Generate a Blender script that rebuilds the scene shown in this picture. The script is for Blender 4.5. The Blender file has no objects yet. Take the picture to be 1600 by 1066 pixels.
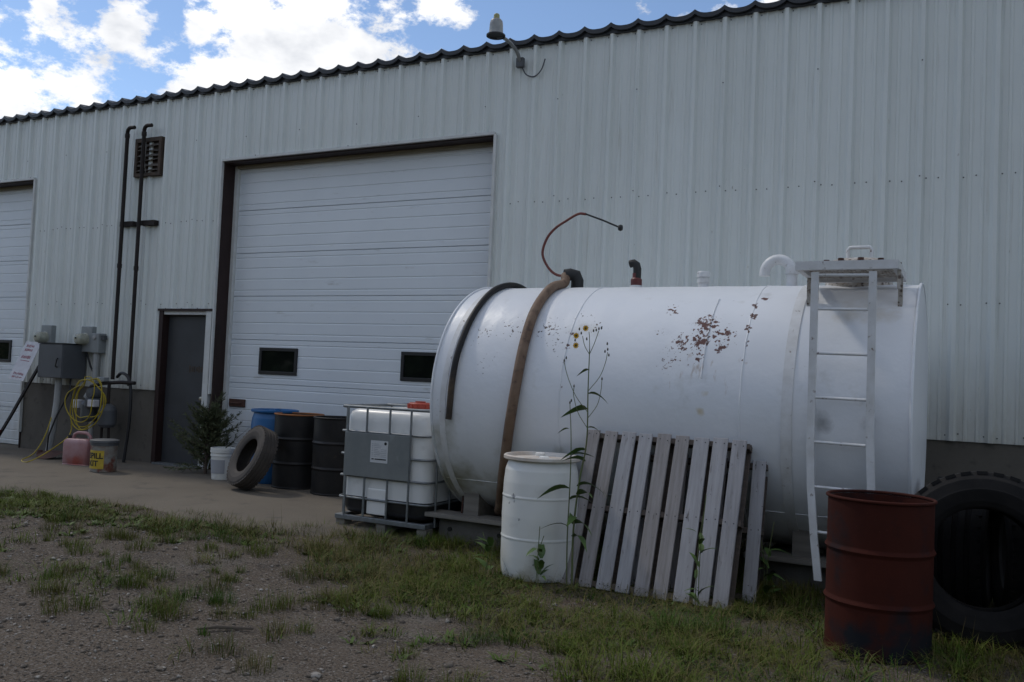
import bpy, bmesh, math, random
import numpy as np
from mathutils import Vector, Matrix, Euler

R = math.radians
random.seed(7)
rng = np.random.default_rng(11)
S = bpy.context.scene
COL = S.collection

# ------------------------------------------------------------------ camera
cam = bpy.data.cameras.new("Camera")
cam.sensor_fit = 'HORIZONTAL'
cam.sensor_width = 36.0
cam.lens = 1394.73 / 1600 * 36.0
cam.clip_start = 0.05
cam.clip_end = 3000
camo = bpy.data.objects.new("Camera", cam)
COL.objects.link(camo)
_r = Vector((0.88803018, 0.45778653, 0.04282398))
_u = Vector((-0.01913735, -0.05625713, 0.99823289))
_b = Vector((0.45938673, -0.88728047, -0.04119721))
camo.matrix_world = Matrix(((_r.x, _u.x, _b.x, 9.2159), (_r.y, _u.y, _b.y, -8.9434), (_r.z, _u.z, _b.z, 1.4692), (0, 0, 0, 1)))
S.camera = camo

# ------------------------------------------------------------------ sun and sky
SUN = Vector((-0.82, 0.16, 1.0)).normalized()          # towards the sun
sd = bpy.data.lights.new("Sun", 'SUN')
sd.energy = 1.1
sd.angle = R(5.0)
sd.color = (1.0, 0.93, 0.83)
so = bpy.data.objects.new("Sun", sd)
COL.objects.link(so)
so.rotation_euler = SUN.to_track_quat('Z', 'Y').to_euler()
so.location = (-10, 4, 20)

world = bpy.data.worlds.new("World")
S.world = world
world.use_nodes = True
wn, wl = world.node_tree.nodes, world.node_tree.links
wn.clear()
w_out = wn.new('ShaderNodeOutputWorld')
w_bg = wn.new('ShaderNodeBackground')
w_bg.inputs['Strength'].default_value = 0.135
sky = wn.new('ShaderNodeTexSky')
sky.sky_type = 'NISHITA'
sky.sun_disc = False
sky.sun_elevation = math.asin(SUN.z)
sky.sun_rotation = math.atan2(SUN.x, SUN.y)
sky.air_density = 0.8
sky.dust_density = 0.05
sky.ozone_density = 1.2


def wmath(op, a, b=None, c=None, clamp=False):
    n = wn.new('ShaderNodeMath')
    n.operation = op
    n.use_clamp = clamp
    for i, v in enumerate((a, b, c)):
        if v is None:
            continue
        if isinstance(v, (int, float)):
            n.inputs[i].default_value = v
        else:
            wl.new(v, n.inputs[i])
    return n.outputs[0]


w_tc = wn.new('ShaderNodeTexCoord')


def wnoise(scale, detail, rough, off=(0, 0, 0), stretch=(1, 1, 1.7)):
    m = wn.new('ShaderNodeMapping')
    m.inputs['Location'].default_value = off
    m.inputs['Scale'].default_value = stretch
    wl.new(w_tc.outputs['Generated'], m.inputs['Vector'])
    n = wn.new('ShaderNodeTexNoise')
    n.inputs['Scale'].default_value = scale
    n.inputs['Detail'].default_value = detail
    n.inputs['Roughness'].default_value = rough
    wl.new(m.outputs[0], n.inputs['Vector'])
    return n.outputs['Fac']


# scattered fair-weather clouds: cells over the whole sky, some of them the ones in view
blobs = [((-0.639, 0.690, 0.325), 0.072), ((-0.60, 0.73, 0.305), 0.072), ((-0.545, 0.772, 0.300), 0.042),
         ((-0.655, 0.66, 0.37), 0.040), ((-0.69, 0.655, 0.285), 0.036), ((-0.500, 0.778, 0.398), 0.026),
         ((-0.745, 0.58, 0.328), 0.022), ((-0.79, 0.53, 0.335), 0.010), ((-0.83, 0.50, 0.245), 0.034), ((-0.81, 0.525, 0.255), 0.020),
         ((-0.60, 0.69, 0.385), 0.045), ((-0.697, 0.640, 0.338), 0.016), ((-0.635, 0.665, 0.395), 0.03), ((-0.765, 0.54, 0.362), 0.008)]
field = None
for c, rad in blobs:
    vn = wn.new('ShaderNodeVectorMath')
    vn.operation = 'DISTANCE'
    wl.new(w_tc.outputs['Generated'], vn.inputs[0])
    vn.inputs[1].default_value = Vector(c).normalized()
    v = wmath('SUBTRACT', 1.0, wmath('DIVIDE', vn.outputs['Value'], rad * 1.35))
    field = v if field is None else wmath('MAXIMUM', field, v)
field = wmath('MAXIMUM', wmath('MULTIPLY', field, 1.5), -1.4)
broad = wmath('MULTIPLY', wmath('SUBTRACT', wnoise(3.0, 2, 0.5, (4.4, 0.9, 7.2)), 0.475), 4.0)
fine = wmath('MULTIPLY', wmath('SUBTRACT', wnoise(17.0, 10, 0.66, (0.3, 0.7, 0.2)), 0.505), 4.2)
dens = wmath('ADD', wmath('MAXIMUM', field, broad), fine)
mask = wn.new('ShaderNodeMapRange')
mask.interpolation_type = 'SMOOTHSTEP'
mask.inputs['From Min'].default_value = 0.0
mask.inputs['From Max'].default_value = 0.6
wl.new(dens, mask.inputs['Value'])
shade = wn.new('ShaderNodeMapRange')
shade.inputs['From Min'].default_value = 0.35
shade.inputs['From Max'].default_value = 0.65
wl.new(wnoise(9.0, 5, 0.55, (5.1, 2.2, 0.9)), shade.inputs['Value'])
ccol = wn.new('ShaderNodeMixRGB')
ccol.inputs['Color1'].default_value = (4.9, 5.1, 5.5, 1)
ccol.inputs['Color2'].default_value = (8.8, 8.75, 8.7, 1)
wl.new(shade.outputs[0], ccol.inputs['Fac'])
wmix = wn.new('ShaderNodeMixRGB')
wl.new(mask.outputs[0], wmix.inputs['Fac'])
wl.new(sky.outputs[0], wmix.inputs['Color1'])
wl.new(ccol.outputs[0], wmix.inputs['Color2'])
wl.new(wmix.outputs[0], w_bg.inputs['Color'])
wl.new(w_bg.outputs[0], w_out.inputs['Surface'])

S.view_settings.view_transform = 'Standard'
S.view_settings.look = 'None'
S.view_settings.exposure = 0.12
S.view_settings.gamma = 1.0
S.view_settings.use_curve_mapping = False
S.render.engine = 'CYCLES'
S.cycles.use_denoising = True
S.cycles.max_bounces = 8


# ------------------------------------------------------------------ materials
def mat(name, base, rough=0.6, metal=0.0, var=None, spots=(), bump=None, trans=0.0, spec=0.5, coat=0.0, zgrime=None):
    """base colour + optional broad variation, spots [(scale, lo, hi, colour, detail, mask)], bump (scale, strength, dist)"""
    m = bpy.data.materials.new(name)
    m.use_nodes = True
    N, L = m.node_tree.nodes, m.node_tree.links
    bs = N['Principled BSDF']
    bs.inputs['Roughness'].default_value = rough
    bs.inputs['Metallic'].default_value = metal
    bs.inputs['Specular IOR Level'].default_value = spec
    bs.inputs['Coat Weight'].default_value = coat
    tc = N.new('ShaderNodeTexCoord')

    def noise(scale, detail=4, rough=0.55, stretch=None):
        src = tc.outputs['Object']
        if stretch:
            mp = N.new('ShaderNodeMapping')
            mp.inputs['Scale'].default_value = stretch
            L.new(src, mp.inputs['Vector'])
            src = mp.outputs[0]
        n = N.new('ShaderNodeTexNoise')
        n.inputs['Scale'].default_value = scale
        n.inputs['Detail'].default_value = detail
        n.inputs['Roughness'].default_value = rough
        L.new(src, n.inputs['Vector'])
        return n.outputs['Fac']

    def rgb(c):
        return (c[0], c[1], c[2], 1)
    col = None
    if var:
        scale, c2 = var[0], var[1]
        st = var[2] if len(var) > 2 else None
        mr = N.new('ShaderNodeMapRange')
        mr.inputs['From Min'].default_value = 0.3
        mr.inputs['From Max'].default_value = 0.7
        L.new(noise(scale, 5, 0.6, st), mr.inputs['Value'])
        mx = N.new('ShaderNodeMixRGB')
        mx.inputs['Color1'].default_value = rgb(base)
        mx.inputs['Color2'].default_value = rgb(c2)
        L.new(mr.outputs[0], mx.inputs['Fac'])
        col = mx.outputs[0]
    for sp in spots:
        scale, lo, hi, c2 = sp[:4]
        det = sp[4] if len(sp) > 4 else 4
        msk = sp[5] if len(sp) > 5 else None
        st = sp[6] if len(sp) > 6 else None
        val = noise(scale, det, 0.6, st)
        if msk:                                   # list of (centre, radius, weight): wear confined to places
            acc = None
            for c, rad, wgt in msk:
                vd = N.new('ShaderNodeVectorMath')
                vd.operation = 'DISTANCE'
                L.new(tc.outputs['Object'], vd.inputs[0])
                vd.inputs[1].default_value = c
                r1 = N.new('ShaderNodeMapRange')
                r1.interpolation_type = 'SMOOTHSTEP'
                r1.inputs['From Min'].default_value = rad
                r1.inputs['From Max'].default_value = 0.0
                r1.inputs['To Max'].default_value = wgt
                L.new(vd.outputs['Value'], r1.inputs['Value'])
                if acc is None:
                    acc = r1.outputs[0]
                else:
                    mxm = N.new('ShaderNodeMath')
                    mxm.operation = 'MAXIMUM'
                    L.new(acc, mxm.inputs[0])
                    L.new(r1.outputs[0], mxm.inputs[1])
                    acc = mxm.outputs[0]
            ad = N.new('ShaderNodeMath')
            ad.operation = 'ADD'
            L.new(val, ad.inputs[0])
            L.new(acc, ad.inputs[1])
            val = ad.outputs[0]
        mr = N.new('ShaderNodeMapRange')
        mr.inputs['From Min'].default_value = lo
        mr.inputs['From Max'].default_value = hi
        L.new(val, mr.inputs['Value'])
        mx = N.new('ShaderNodeMixRGB')
        if col is None:
            mx.inputs['Color1'].default_value = rgb(base)
        else:
            L.new(col, mx.inputs['Color1'])
        mx.inputs['Color2'].default_value = rgb(c2)
        L.new(mr.outputs[0], mx.inputs['Fac'])
        col = mx.outputs[0]
    if zgrime:                                    # splash dirt fading upwards from z0 to z1
        z0, z1, gc = zgrime
        sx = N.new('ShaderNodeSeparateXYZ')
        L.new(tc.outputs['Object'], sx.inputs[0])
        mr = N.new('ShaderNodeMapRange')
        mr.inputs['From Min'].default_value = z1
        mr.inputs['From Max'].default_value = z0
        L.new(sx.outputs['Z'], mr.inputs['Value'])
        mu = N.new('ShaderNodeMath')
        mu.operation = 'MULTIPLY'
        L.new(mr.outputs[0], mu.inputs[0])
        L.new(noise(6, 6, 0.65, (2, 2, 0.5)), mu.inputs[1])
        mx = N.new('ShaderNodeMixRGB')
        if col is None:
            mx.inputs['Color1'].default_value = rgb(base)
        else:
            L.new(col, mx.inputs['Color1'])
        mx.inputs['Color2'].default_value = rgb(gc)
        L.new(mu.outputs[0], mx.inputs['Fac'])
        col = mx.outputs[0]
    if col is None:
        bs.inputs['Base Color'].default_value = rgb(base)
    else:
        L.new(col, bs.inputs['Base Color'])
    if bump:
        bp = N.new('ShaderNodeBump')
        bp.inputs['Strength'].default_value = bump[1]
        bp.inputs['Distance'].default_value = bump[2] if len(bump) > 2 else 0.01
        L.new(noise(bump[0], 5, 0.6, bump[3] if len(bump) > 3 else None), bp.inputs['Height'])
        L.new(bp.outputs[0], bs.inputs['Normal'])
    return m


M = {}
M['siding'] = mat('siding_paint', (0.665, 0.695, 0.670), 0.42, var=(1.2, (0.61, 0.64, 0.612), (1, 1, 0.25)),
                  spots=[(7, 0.60, 0.80, (0.42, 0.42, 0.37), 7, None, (3, 3, 0.12)), (26, 0.70, 0.78, (0.33, 0.31, 0.27), 5, None, (1, 1, 0.35))], bump=(1.1, 0.5, 0.05), zgrime=(1.0, 1.9, (0.30, 0.27, 0.21)))
M['trim_white'] = mat('white_trim', (0.62, 0.63, 0.61), 0.5, var=(6, (0.5, 0.5, 0.48)))
M['screw'] = mat('screw_steel', (0.10, 0.10, 0.10), 0.5, 0.6)
M['roof'] = mat('roof_sheet', (0.018, 0.021, 0.026), 0.5, var=(3, (0.026, 0.028, 0.032)))
M['brown'] = mat('brown_trim', (0.022, 0.011, 0.010), 0.55, spec=0.3, var=(4, (0.032, 0.017, 0.015)))
M['wood_strip'] = mat('weathered_strip', (0.30, 0.27, 0.19), 0.8, var=(7, (0.18, 0.16, 0.11), (0.4, 3, 3)))
M['found'] = mat('foundation_concrete', (0.125, 0.112, 0.094), 0.9, var=(1.6, (0.085, 0.075, 0.062)),
                 spots=[(7, 0.58, 0.75, (0.055, 0.047, 0.038), 6)], bump=(40, 0.3, 0.004))
M['door_sec'] = mat('door_section_paint', (0.70, 0.74, 0.77), 0.38, var=(1.0, (0.65, 0.69, 0.72)),
                    spots=[(5, 0.62, 0.82, (0.42, 0.42, 0.40), 6, None, (0.5, 3, 2))], zgrime=(-0.1, 1.1, (0.34, 0.32, 0.27)))
M['glass_dark'] = mat('dark_glass', (0.006, 0.007, 0.007), 0.05, spec=0.6)
M['black_rub'] = mat('black_plastic', (0.012, 0.012, 0.013), 0.45)
M['man_door'] = mat('grey_door_paint', (0.055, 0.058, 0.062), 0.45, spec=0.35, var=(2.5, (0.040, 0.042, 0.045)),
                    spots=[(12, 0.62, 0.78, (0.075, 0.068, 0.062), 6)])
M['chrome'] = mat('worn_chrome', (0.6, 0.6, 0.6), 0.2, 1.0)
M['blackpipe'] = mat('black_iron_pipe', (0.011, 0.0095, 0.009), 0.65, spec=0.3, var=(6, (0.026, 0.017, 0.014)))
M['vent'] = mat('rusty_vent', (0.035, 0.026, 0.02), 0.7, 0.2, var=(14, (0.09, 0.06, 0.04)))
M['vent_slat'] = mat('bent_slat', (0.10, 0.085, 0.07), 0.5, 0.4, var=(18, (0.22, 0.20, 0.18)))
M['galv'] = mat('galvanised', (0.24, 0.255, 0.265), 0.5, 0.6, var=(16, (0.16, 0.175, 0.18)))
M['greybox'] = mat('grey_enamel_box', (0.085, 0.090, 0.098), 0.5, var=(3, (0.065, 0.069, 0.074)))
M['greylight'] = mat('light_grey_box', (0.25, 0.27, 0.27), 0.5, var=(5, (0.20, 0.21, 0.21)))
M['conduit'] = mat('grey_conduit', (0.36, 0.37, 0.37), 0.5, var=(5, (0.28, 0.28, 0.27)))
M['meterglass'] = mat('meter_glass', (0.42, 0.42, 0.34), 0.12, spec=0.7, var=(9, (0.25, 0.25, 0.2)))


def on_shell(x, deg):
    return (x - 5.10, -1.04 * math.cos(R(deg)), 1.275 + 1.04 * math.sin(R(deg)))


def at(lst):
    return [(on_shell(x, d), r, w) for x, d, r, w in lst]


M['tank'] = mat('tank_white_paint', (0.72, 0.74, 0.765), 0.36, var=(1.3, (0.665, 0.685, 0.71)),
                spots=[
    # grime on the underside and left end
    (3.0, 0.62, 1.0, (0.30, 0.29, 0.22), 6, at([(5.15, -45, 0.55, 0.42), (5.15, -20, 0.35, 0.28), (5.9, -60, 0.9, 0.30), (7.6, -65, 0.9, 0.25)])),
    # yellow run below the rust
    (5.0, 0.78, 1.0, (0.50, 0.40, 0.22), 3, at([(7.46, 8, 0.11, 0.44), (7.43, 0, 0.09, 0.34), (7.45, -6, 0.07, 0.28)])),
    # grey patches by the ladder, tan ones higher up
    (4.0, 0.72, 1.0, (0.34, 0.35, 0.36), 6, at([(8.30, -2, 0.17, 0.40), (8.62, 0, 0.16, 0.36)])),
    (3.0, 0.70, 1.05, (0.50, 0.45, 0.36), 5, at([(8.42, 50, 0.42, 0.30), (8.6, 45, 0.35, 0.28)])),
    # rust bloom
    (36.0, 0.785, 0.825, (0.105, 0.040, 0.028), 8, at([(7.40, 40, 0.24, 0.36), (7.39, 31, 0.20, 0.36), (7.38, 23, 0.12, 0.30), (7.55, 34, 0.22, 0.32), (7.56, 28, 0.14, 0.33), (7.09, 49, 0.16, 0.30), (7.05, 35, 0.12, 0.26), (7.24, 30, 0.20, 0.30), (7.78, 58, 0.06, 0.52), (7.20, 20, 0.25, 0.24)])),
    # faint rust runs below the bloom and the seam
    (16.0, 0.76, 1.0, (0.36, 0.27, 0.20), 4, at([(7.40, 18, 0.30, 0.26), (7.55, 14, 0.24, 0.22), (7.73, 22, 0.22, 0.20), (7.22, 12, 0.22, 0.18), (6.30, 5, 0.2, 0.17), (5.75, 15, 0.3, 0.15)]), (1.6, 1.6, 0.12)),
    # rust dots along the seam
    (34.0, 0.80, 0.83, (0.10, 0.05, 0.04), 5, at([(7.735, 52, 0.09, 0.34), (7.735, 45, 0.09, 0.36), (7.73, 38, 0.09, 0.36), (7.73, 30, 0.08, 0.33), (7.725, 22, 0.07, 0.28), (6.30, 34, 0.09, 0.32), (6.30, 26, 0.08, 0.34), (6.30, 18, 0.08, 0.30), (6.305, 8, 0.06, 0.27)])),
    # chips
    (38.0, 0.80, 0.83, (0.07, 0.05, 0.045), 5, at([(5.75, 36, 0.34, 0.21), (5.50, 33, 0.30, 0.20), (6.10, 36, 0.30, 0.26), (6.20, 28, 0.25, 0.22), (6.50, 38, 0.26, 0.21), (6.35, 45, 0.25, 0.20), (5.60, 18, 0.3, 0.16), (7.20, 26, 0.30, 0.21), (5.2, -5, 0.25, 0.20)])),
    (24.0, 0.745, 0.765, (0.14, 0.12, 0.11), 5)],
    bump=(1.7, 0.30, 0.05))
M['tank_white'] = mat('tank_fitting_white', (0.68, 0.69, 0.70), 0.45, var=(9, (0.55, 0.55, 0.54)), spots=[(22, 0.63, 0.72, (0.16, 0.11, 0.08), 6)])
M['tank_rusty'] = mat('rusted_white_steel', (0.55, 0.54, 0.51), 0.6, var=(12, (0.30, 0.24, 0.18)), spots=[(30, 0.52, 0.62, (0.09, 0.06, 0.045), 6)])
M['hose_brown'] = mat('brown_suction_hose', (0.125, 0.070, 0.040), 0.7, var=(5, (0.20, 0.135, 0.090)), spots=[(14, 0.52, 0.7, (0.060, 0.034, 0.021), 5)])
M['hose_black'] = mat('black_hose', (0.012, 0.011, 0.011), 0.55, spec=0.3, spots=[(5, 0.60, 0.9, (0.10, 0.07, 0.045), 4, [((5.31, -2.45, 1.25), 0.45, 0.30)])])
M['hose_red'] = mat('red_hose', (0.16, 0.035, 0.025), 0.5, var=(7, (0.10, 0.025, 0.02)))
M['red_pipe'] = mat('red_painted_pipe', (0.13, 0.022, 0.02), 0.5, var=(12, (0.07, 0.015, 0.014)))
M['concrete'] = mat('apron_concrete', (0.158, 0.136, 0.107), 0.9, spec=0.2, var=(0.9, (0.130, 0.111, 0.088)),
                    spots=[(3.5, 0.56, 0.72, (0.100, 0.088, 0.074), 7), (60, 0.64, 0.72, (0.07, 0.06, 0.05), 4), (110, 0.64, 0.72, (0.26, 0.24, 0.21), 3)],
                    bump=(55, 0.45, 0.006))
M['block'] = mat('old_concrete_block', (0.17, 0.162, 0.148), 0.9, var=(5, (0.11, 0.103, 0.09)), bump=(35, 0.5, 0.008))
M['plank'] = mat('weathered_plank', (0.22, 0.205, 0.18), 0.85, var=(4, (0.14, 0.128, 0.112), (0.4, 6, 6)), bump=(12, 0.3, 0.004, (0.3, 8, 8)))
M['pal'] = [mat('pallet_board_' + 'abc'[i], c, 0.85, var=(7, c2, (5, 5, 0.35)), spots=[(11, 0.60, 0.72, (0.12, 0.105, 0.095), 6, None, (4, 4, 0.7)), (38, 0.70, 0.74, (0.05, 0.04, 0.035), 3)], bump=(16, 0.5, 0.004, (6, 6, 0.3)))
            for i, (c, c2) in enumerate([((0.36, 0.355, 0.37), (0.22, 0.215, 0.22)), ((0.40, 0.395, 0.41), (0.27, 0.265, 0.27)), ((0.34, 0.32, 0.315), (0.21, 0.19, 0.18))])]
M['pal_dark'] = mat('pallet_stringer', (0.12, 0.095, 0.08), 0.85, var=(6, (0.07, 0.055, 0.046), (0.4, 6, 6)))
M['poly_white'] = mat('white_poly', (0.70, 0.70, 0.67), 0.38, var=(1.6, (0.62, 0.62, 0.58)),
                      spots=[(5, 0.62, 0.85, (0.45, 0.43, 0.37), 7), (3.0, 0.80, 1.1, (0.30, 0.27, 0.20), 6, [((0, -0.28, 0.02), 0.30, 0.38)]), (14, 0.80, 0.84, (0.22, 0.22, 0.23), 6, [((-0.10, -0.27, 0.58), 0.14, 0.26), ((-0.02, -0.29, 0.42), 0.10, 0.24)])])
M['rim_brown'] = mat('dirty_rim', (0.45, 0.36, 0.28), 0.6, var=(6, (0.62, 0.60, 0.56)))
M['blue'] = mat('blue_poly', (0.008, 0.095, 0.26), 0.45, var=(3, (0.012, 0.11, 0.28)), spots=[(8, 0.62, 0.8, (0.04, 0.11, 0.20), 5)])
M['drum_black'] = mat('black_drum_paint', (0.0075, 0.0075, 0.008), 0.5, spec=0.3, var=(4, (0.022, 0.02, 0.019)), spots=[(9, 0.66, 0.78, (0.05, 0.035, 0.025), 6)])
M['drum_rust'] = mat('rusted_drum', (0.056, 0.013, 0.008), 0.8, 0.0, spec=0.12, var=(2.6, (0.034, 0.0095, 0.007)),
                     spots=[(6, 0.56, 0.72, (0.026, 0.0095, 0.0075), 7), (5.5, 0.56, 0.78, (0.013, 0.014, 0.018), 8, [((0.0, -0.28, 0.04), 0.30, 0.30), ((-0.2, -0.2, 0.06), 0.26, 0.32), ((0.2, -0.2, 0.08), 0.26, 0.28)]),
                            (60, 0.70, 0.76, (0.13, 0.045, 0.028), 3)], bump=(30, 0.25, 0.003))
M['orange_rim'] = mat('orange_rust_rim', (0.36, 0.13, 0.03), 0.6, var=(9, (0.20, 0.075, 0.03)))
M['tyre'] = mat('tyre_rubber', (0.0085, 0.0083, 0.0085), 0.8, spec=0.2, var=(7, (0.018, 0.0165, 0.016)), bump=(40, 0.25, 0.003))
M['tyre_dusty'] = mat('dusty_tyre_rubber', (0.034, 0.029, 0.025), 0.8, var=(6, (0.065, 0.054, 0.045)), spots=[(12, 0.58, 0.75, (0.035, 0.031, 0.029), 5)], bump=(45, 0.3, 0.004))
M['rust_brown'] = mat('rusty_brown', (0.09, 0.04, 0.025), 0.8, var=(9, (0.05, 0.022, 0.018)))
M['yellow_label'] = mat('yellow_label', (0.50, 0.36, 0.03), 0.6, var=(15, (0.40, 0.28, 0.03)))
M['ink'] = mat('black_ink', (0.012, 0.012, 0.012), 0.6)
M['ink_red'] = mat('faded_red_ink', (0.26, 0.09, 0.11), 0.7, var=(30, (0.40, 0.26, 0.28)))
M['ink_grey'] = mat('grey_print', (0.33, 0.34, 0.36), 0.7)
M['paper'] = mat('white_sticker', (0.56, 0.57, 0.57), 0.6, var=(12, (0.48, 0.49, 0.5)))
M['sign_white'] = mat('sign_white', (0.60, 0.60, 0.62), 0.5, var=(10, (0.48, 0.46, 0.48)))
M['pail_grey'] = mat('pail_grimy', (0.24, 0.25, 0.23), 0.5, var=(9, (0.14, 0.08, 0.05)), spots=[(6, 0.52, 0.62, (0.13, 0.035, 0.02), 6)])
M['jerry'] = mat('pink_stained_poly', (0.36, 0.225, 0.23), 0.45, var=(4, (0.27, 0.105, 0.095)), spots=[(5, 0.72, 0.95, (0.30, 0.07, 0.05), 5, [((0, -0.1, 0.02), 0.32, 0.36)])])
M['yellow_cord'] = mat('yellow_cord', (0.36, 0.27, 0.010), 0.5)
M['bottle'] = mat('ibc_bottle', (0.74, 0.745, 0.73), 0.35, var=(2.4, (0.68, 0.685, 0.67)), spots=[(6, 0.60, 0.85, (0.5, 0.5, 0.48), 6)])
M['residue'] = mat('ibc_dark_residue', (0.012, 0.013, 0.015), 0.35, var=(5, (0.03, 0.03, 0.032)))
M['plate'] = mat('ibc_steel_plate', (0.30, 0.325, 0.335), 0.38, 0.6, var=(3, (0.22, 0.245, 0.255)), spots=[(2.2, 0.58, 0.75, (0.42, 0.45, 0.47), 5, None, (3, 3, 1))])
M['cap_red'] = mat('red_cap', (0.34, 0.045, 0.025), 0.45)
M['lamp_shell'] = mat('lamp_shell', (0.28, 0.29, 0.28), 0.45, 0.3, var=(12, (0.20, 0.20, 0.20)))
M['lamp_cap'] = mat('photocell_cap', (0.30, 0.29, 0.12), 0.5)
M['leaf'] = mat('weed_leaf', (0.070, 0.125, 0.022), 0.55, var=(14, (0.045, 0.090, 0.018)))
M['stem'] = mat('weed_stem', (0.085, 0.125, 0.035), 0.6, var=(9, (0.11, 0.11, 0.05)))
M['petal'] = mat('yellow_petal', (0.62, 0.36, 0.002), 0.9, spec=0.1)
M['bud'] = mat('dark_bud', (0.05, 0.045, 0.025), 0.7)
M['needle'] = mat('juniper_foliage', (0.062, 0.078, 0.038), 0.75, spec=0.2, var=(9, (0.098, 0.105, 0.055)))
M['bark'] = mat('bark', (0.085, 0.06, 0.045), 0.9, var=(14, (0.05, 0.036, 0.028)), bump=(30, 0.5, 0.01))
M['grass'] = mat('grass_blades', (0.066, 0.100, 0.012), 0.6, spec=0.15, var=(22, (0.105, 0.130, 0.016)), spots=[(1.1, 0.48, 0.60, (0.040, 0.090, 0.009), 4), (2.6, 0.60, 0.70, (0.095, 0.080, 0.024), 4)])
M['grass_dry'] = mat('dry_grass_blades', (0.15, 0.120, 0.045), 0.7, spec=0.15, var=(18, (0.075, 0.075, 0.022)))
M['grass_weed'] = mat('low_weed_leaves', (0.055, 0.105, 0.018), 0.6, spec=0.2, var=(14, (0.085, 0.115, 0.026)))
M['pebble'] = mat('pebbles', (0.17, 0.146, 0.120), 0.85, spec=0.2, var=(30, (0.06, 0.050, 0.041)), spots=[(21, 0.56, 0.62, (0.27, 0.25, 0.225), 2), (33, 0.64, 0.68, (0.42, 0.40, 0.37), 2)])
M['twig'] = mat('twig', (0.07, 0.055, 0.045), 0.9, var=(20, (0.10, 0.08, 0.06)))
M['dirt'] = mat('dirt_gravel', (0.142, 0.113, 0.086), 0.95, spec=0.2, var=(0.55, (0.108, 0.085, 0.065)),
                spots=[(2.2, 0.55, 0.75, (0.060, 0.050, 0.042), 7), (0.9, 0.58, 0.70, (0.165, 0.145, 0.122), 6), (0.35, 0.58, 0.70, (0.105, 0.066, 0.046), 5),
                       (60, 0.54, 0.62, (0.20, 0.18, 0.158), 3), (75, 0.54, 0.62, (0.030, 0.026, 0.022), 3), (22, 0.66, 0.72, (0.24, 0.22, 0.195), 2)],
                bump=(48, 1.0, 0.03))


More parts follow.
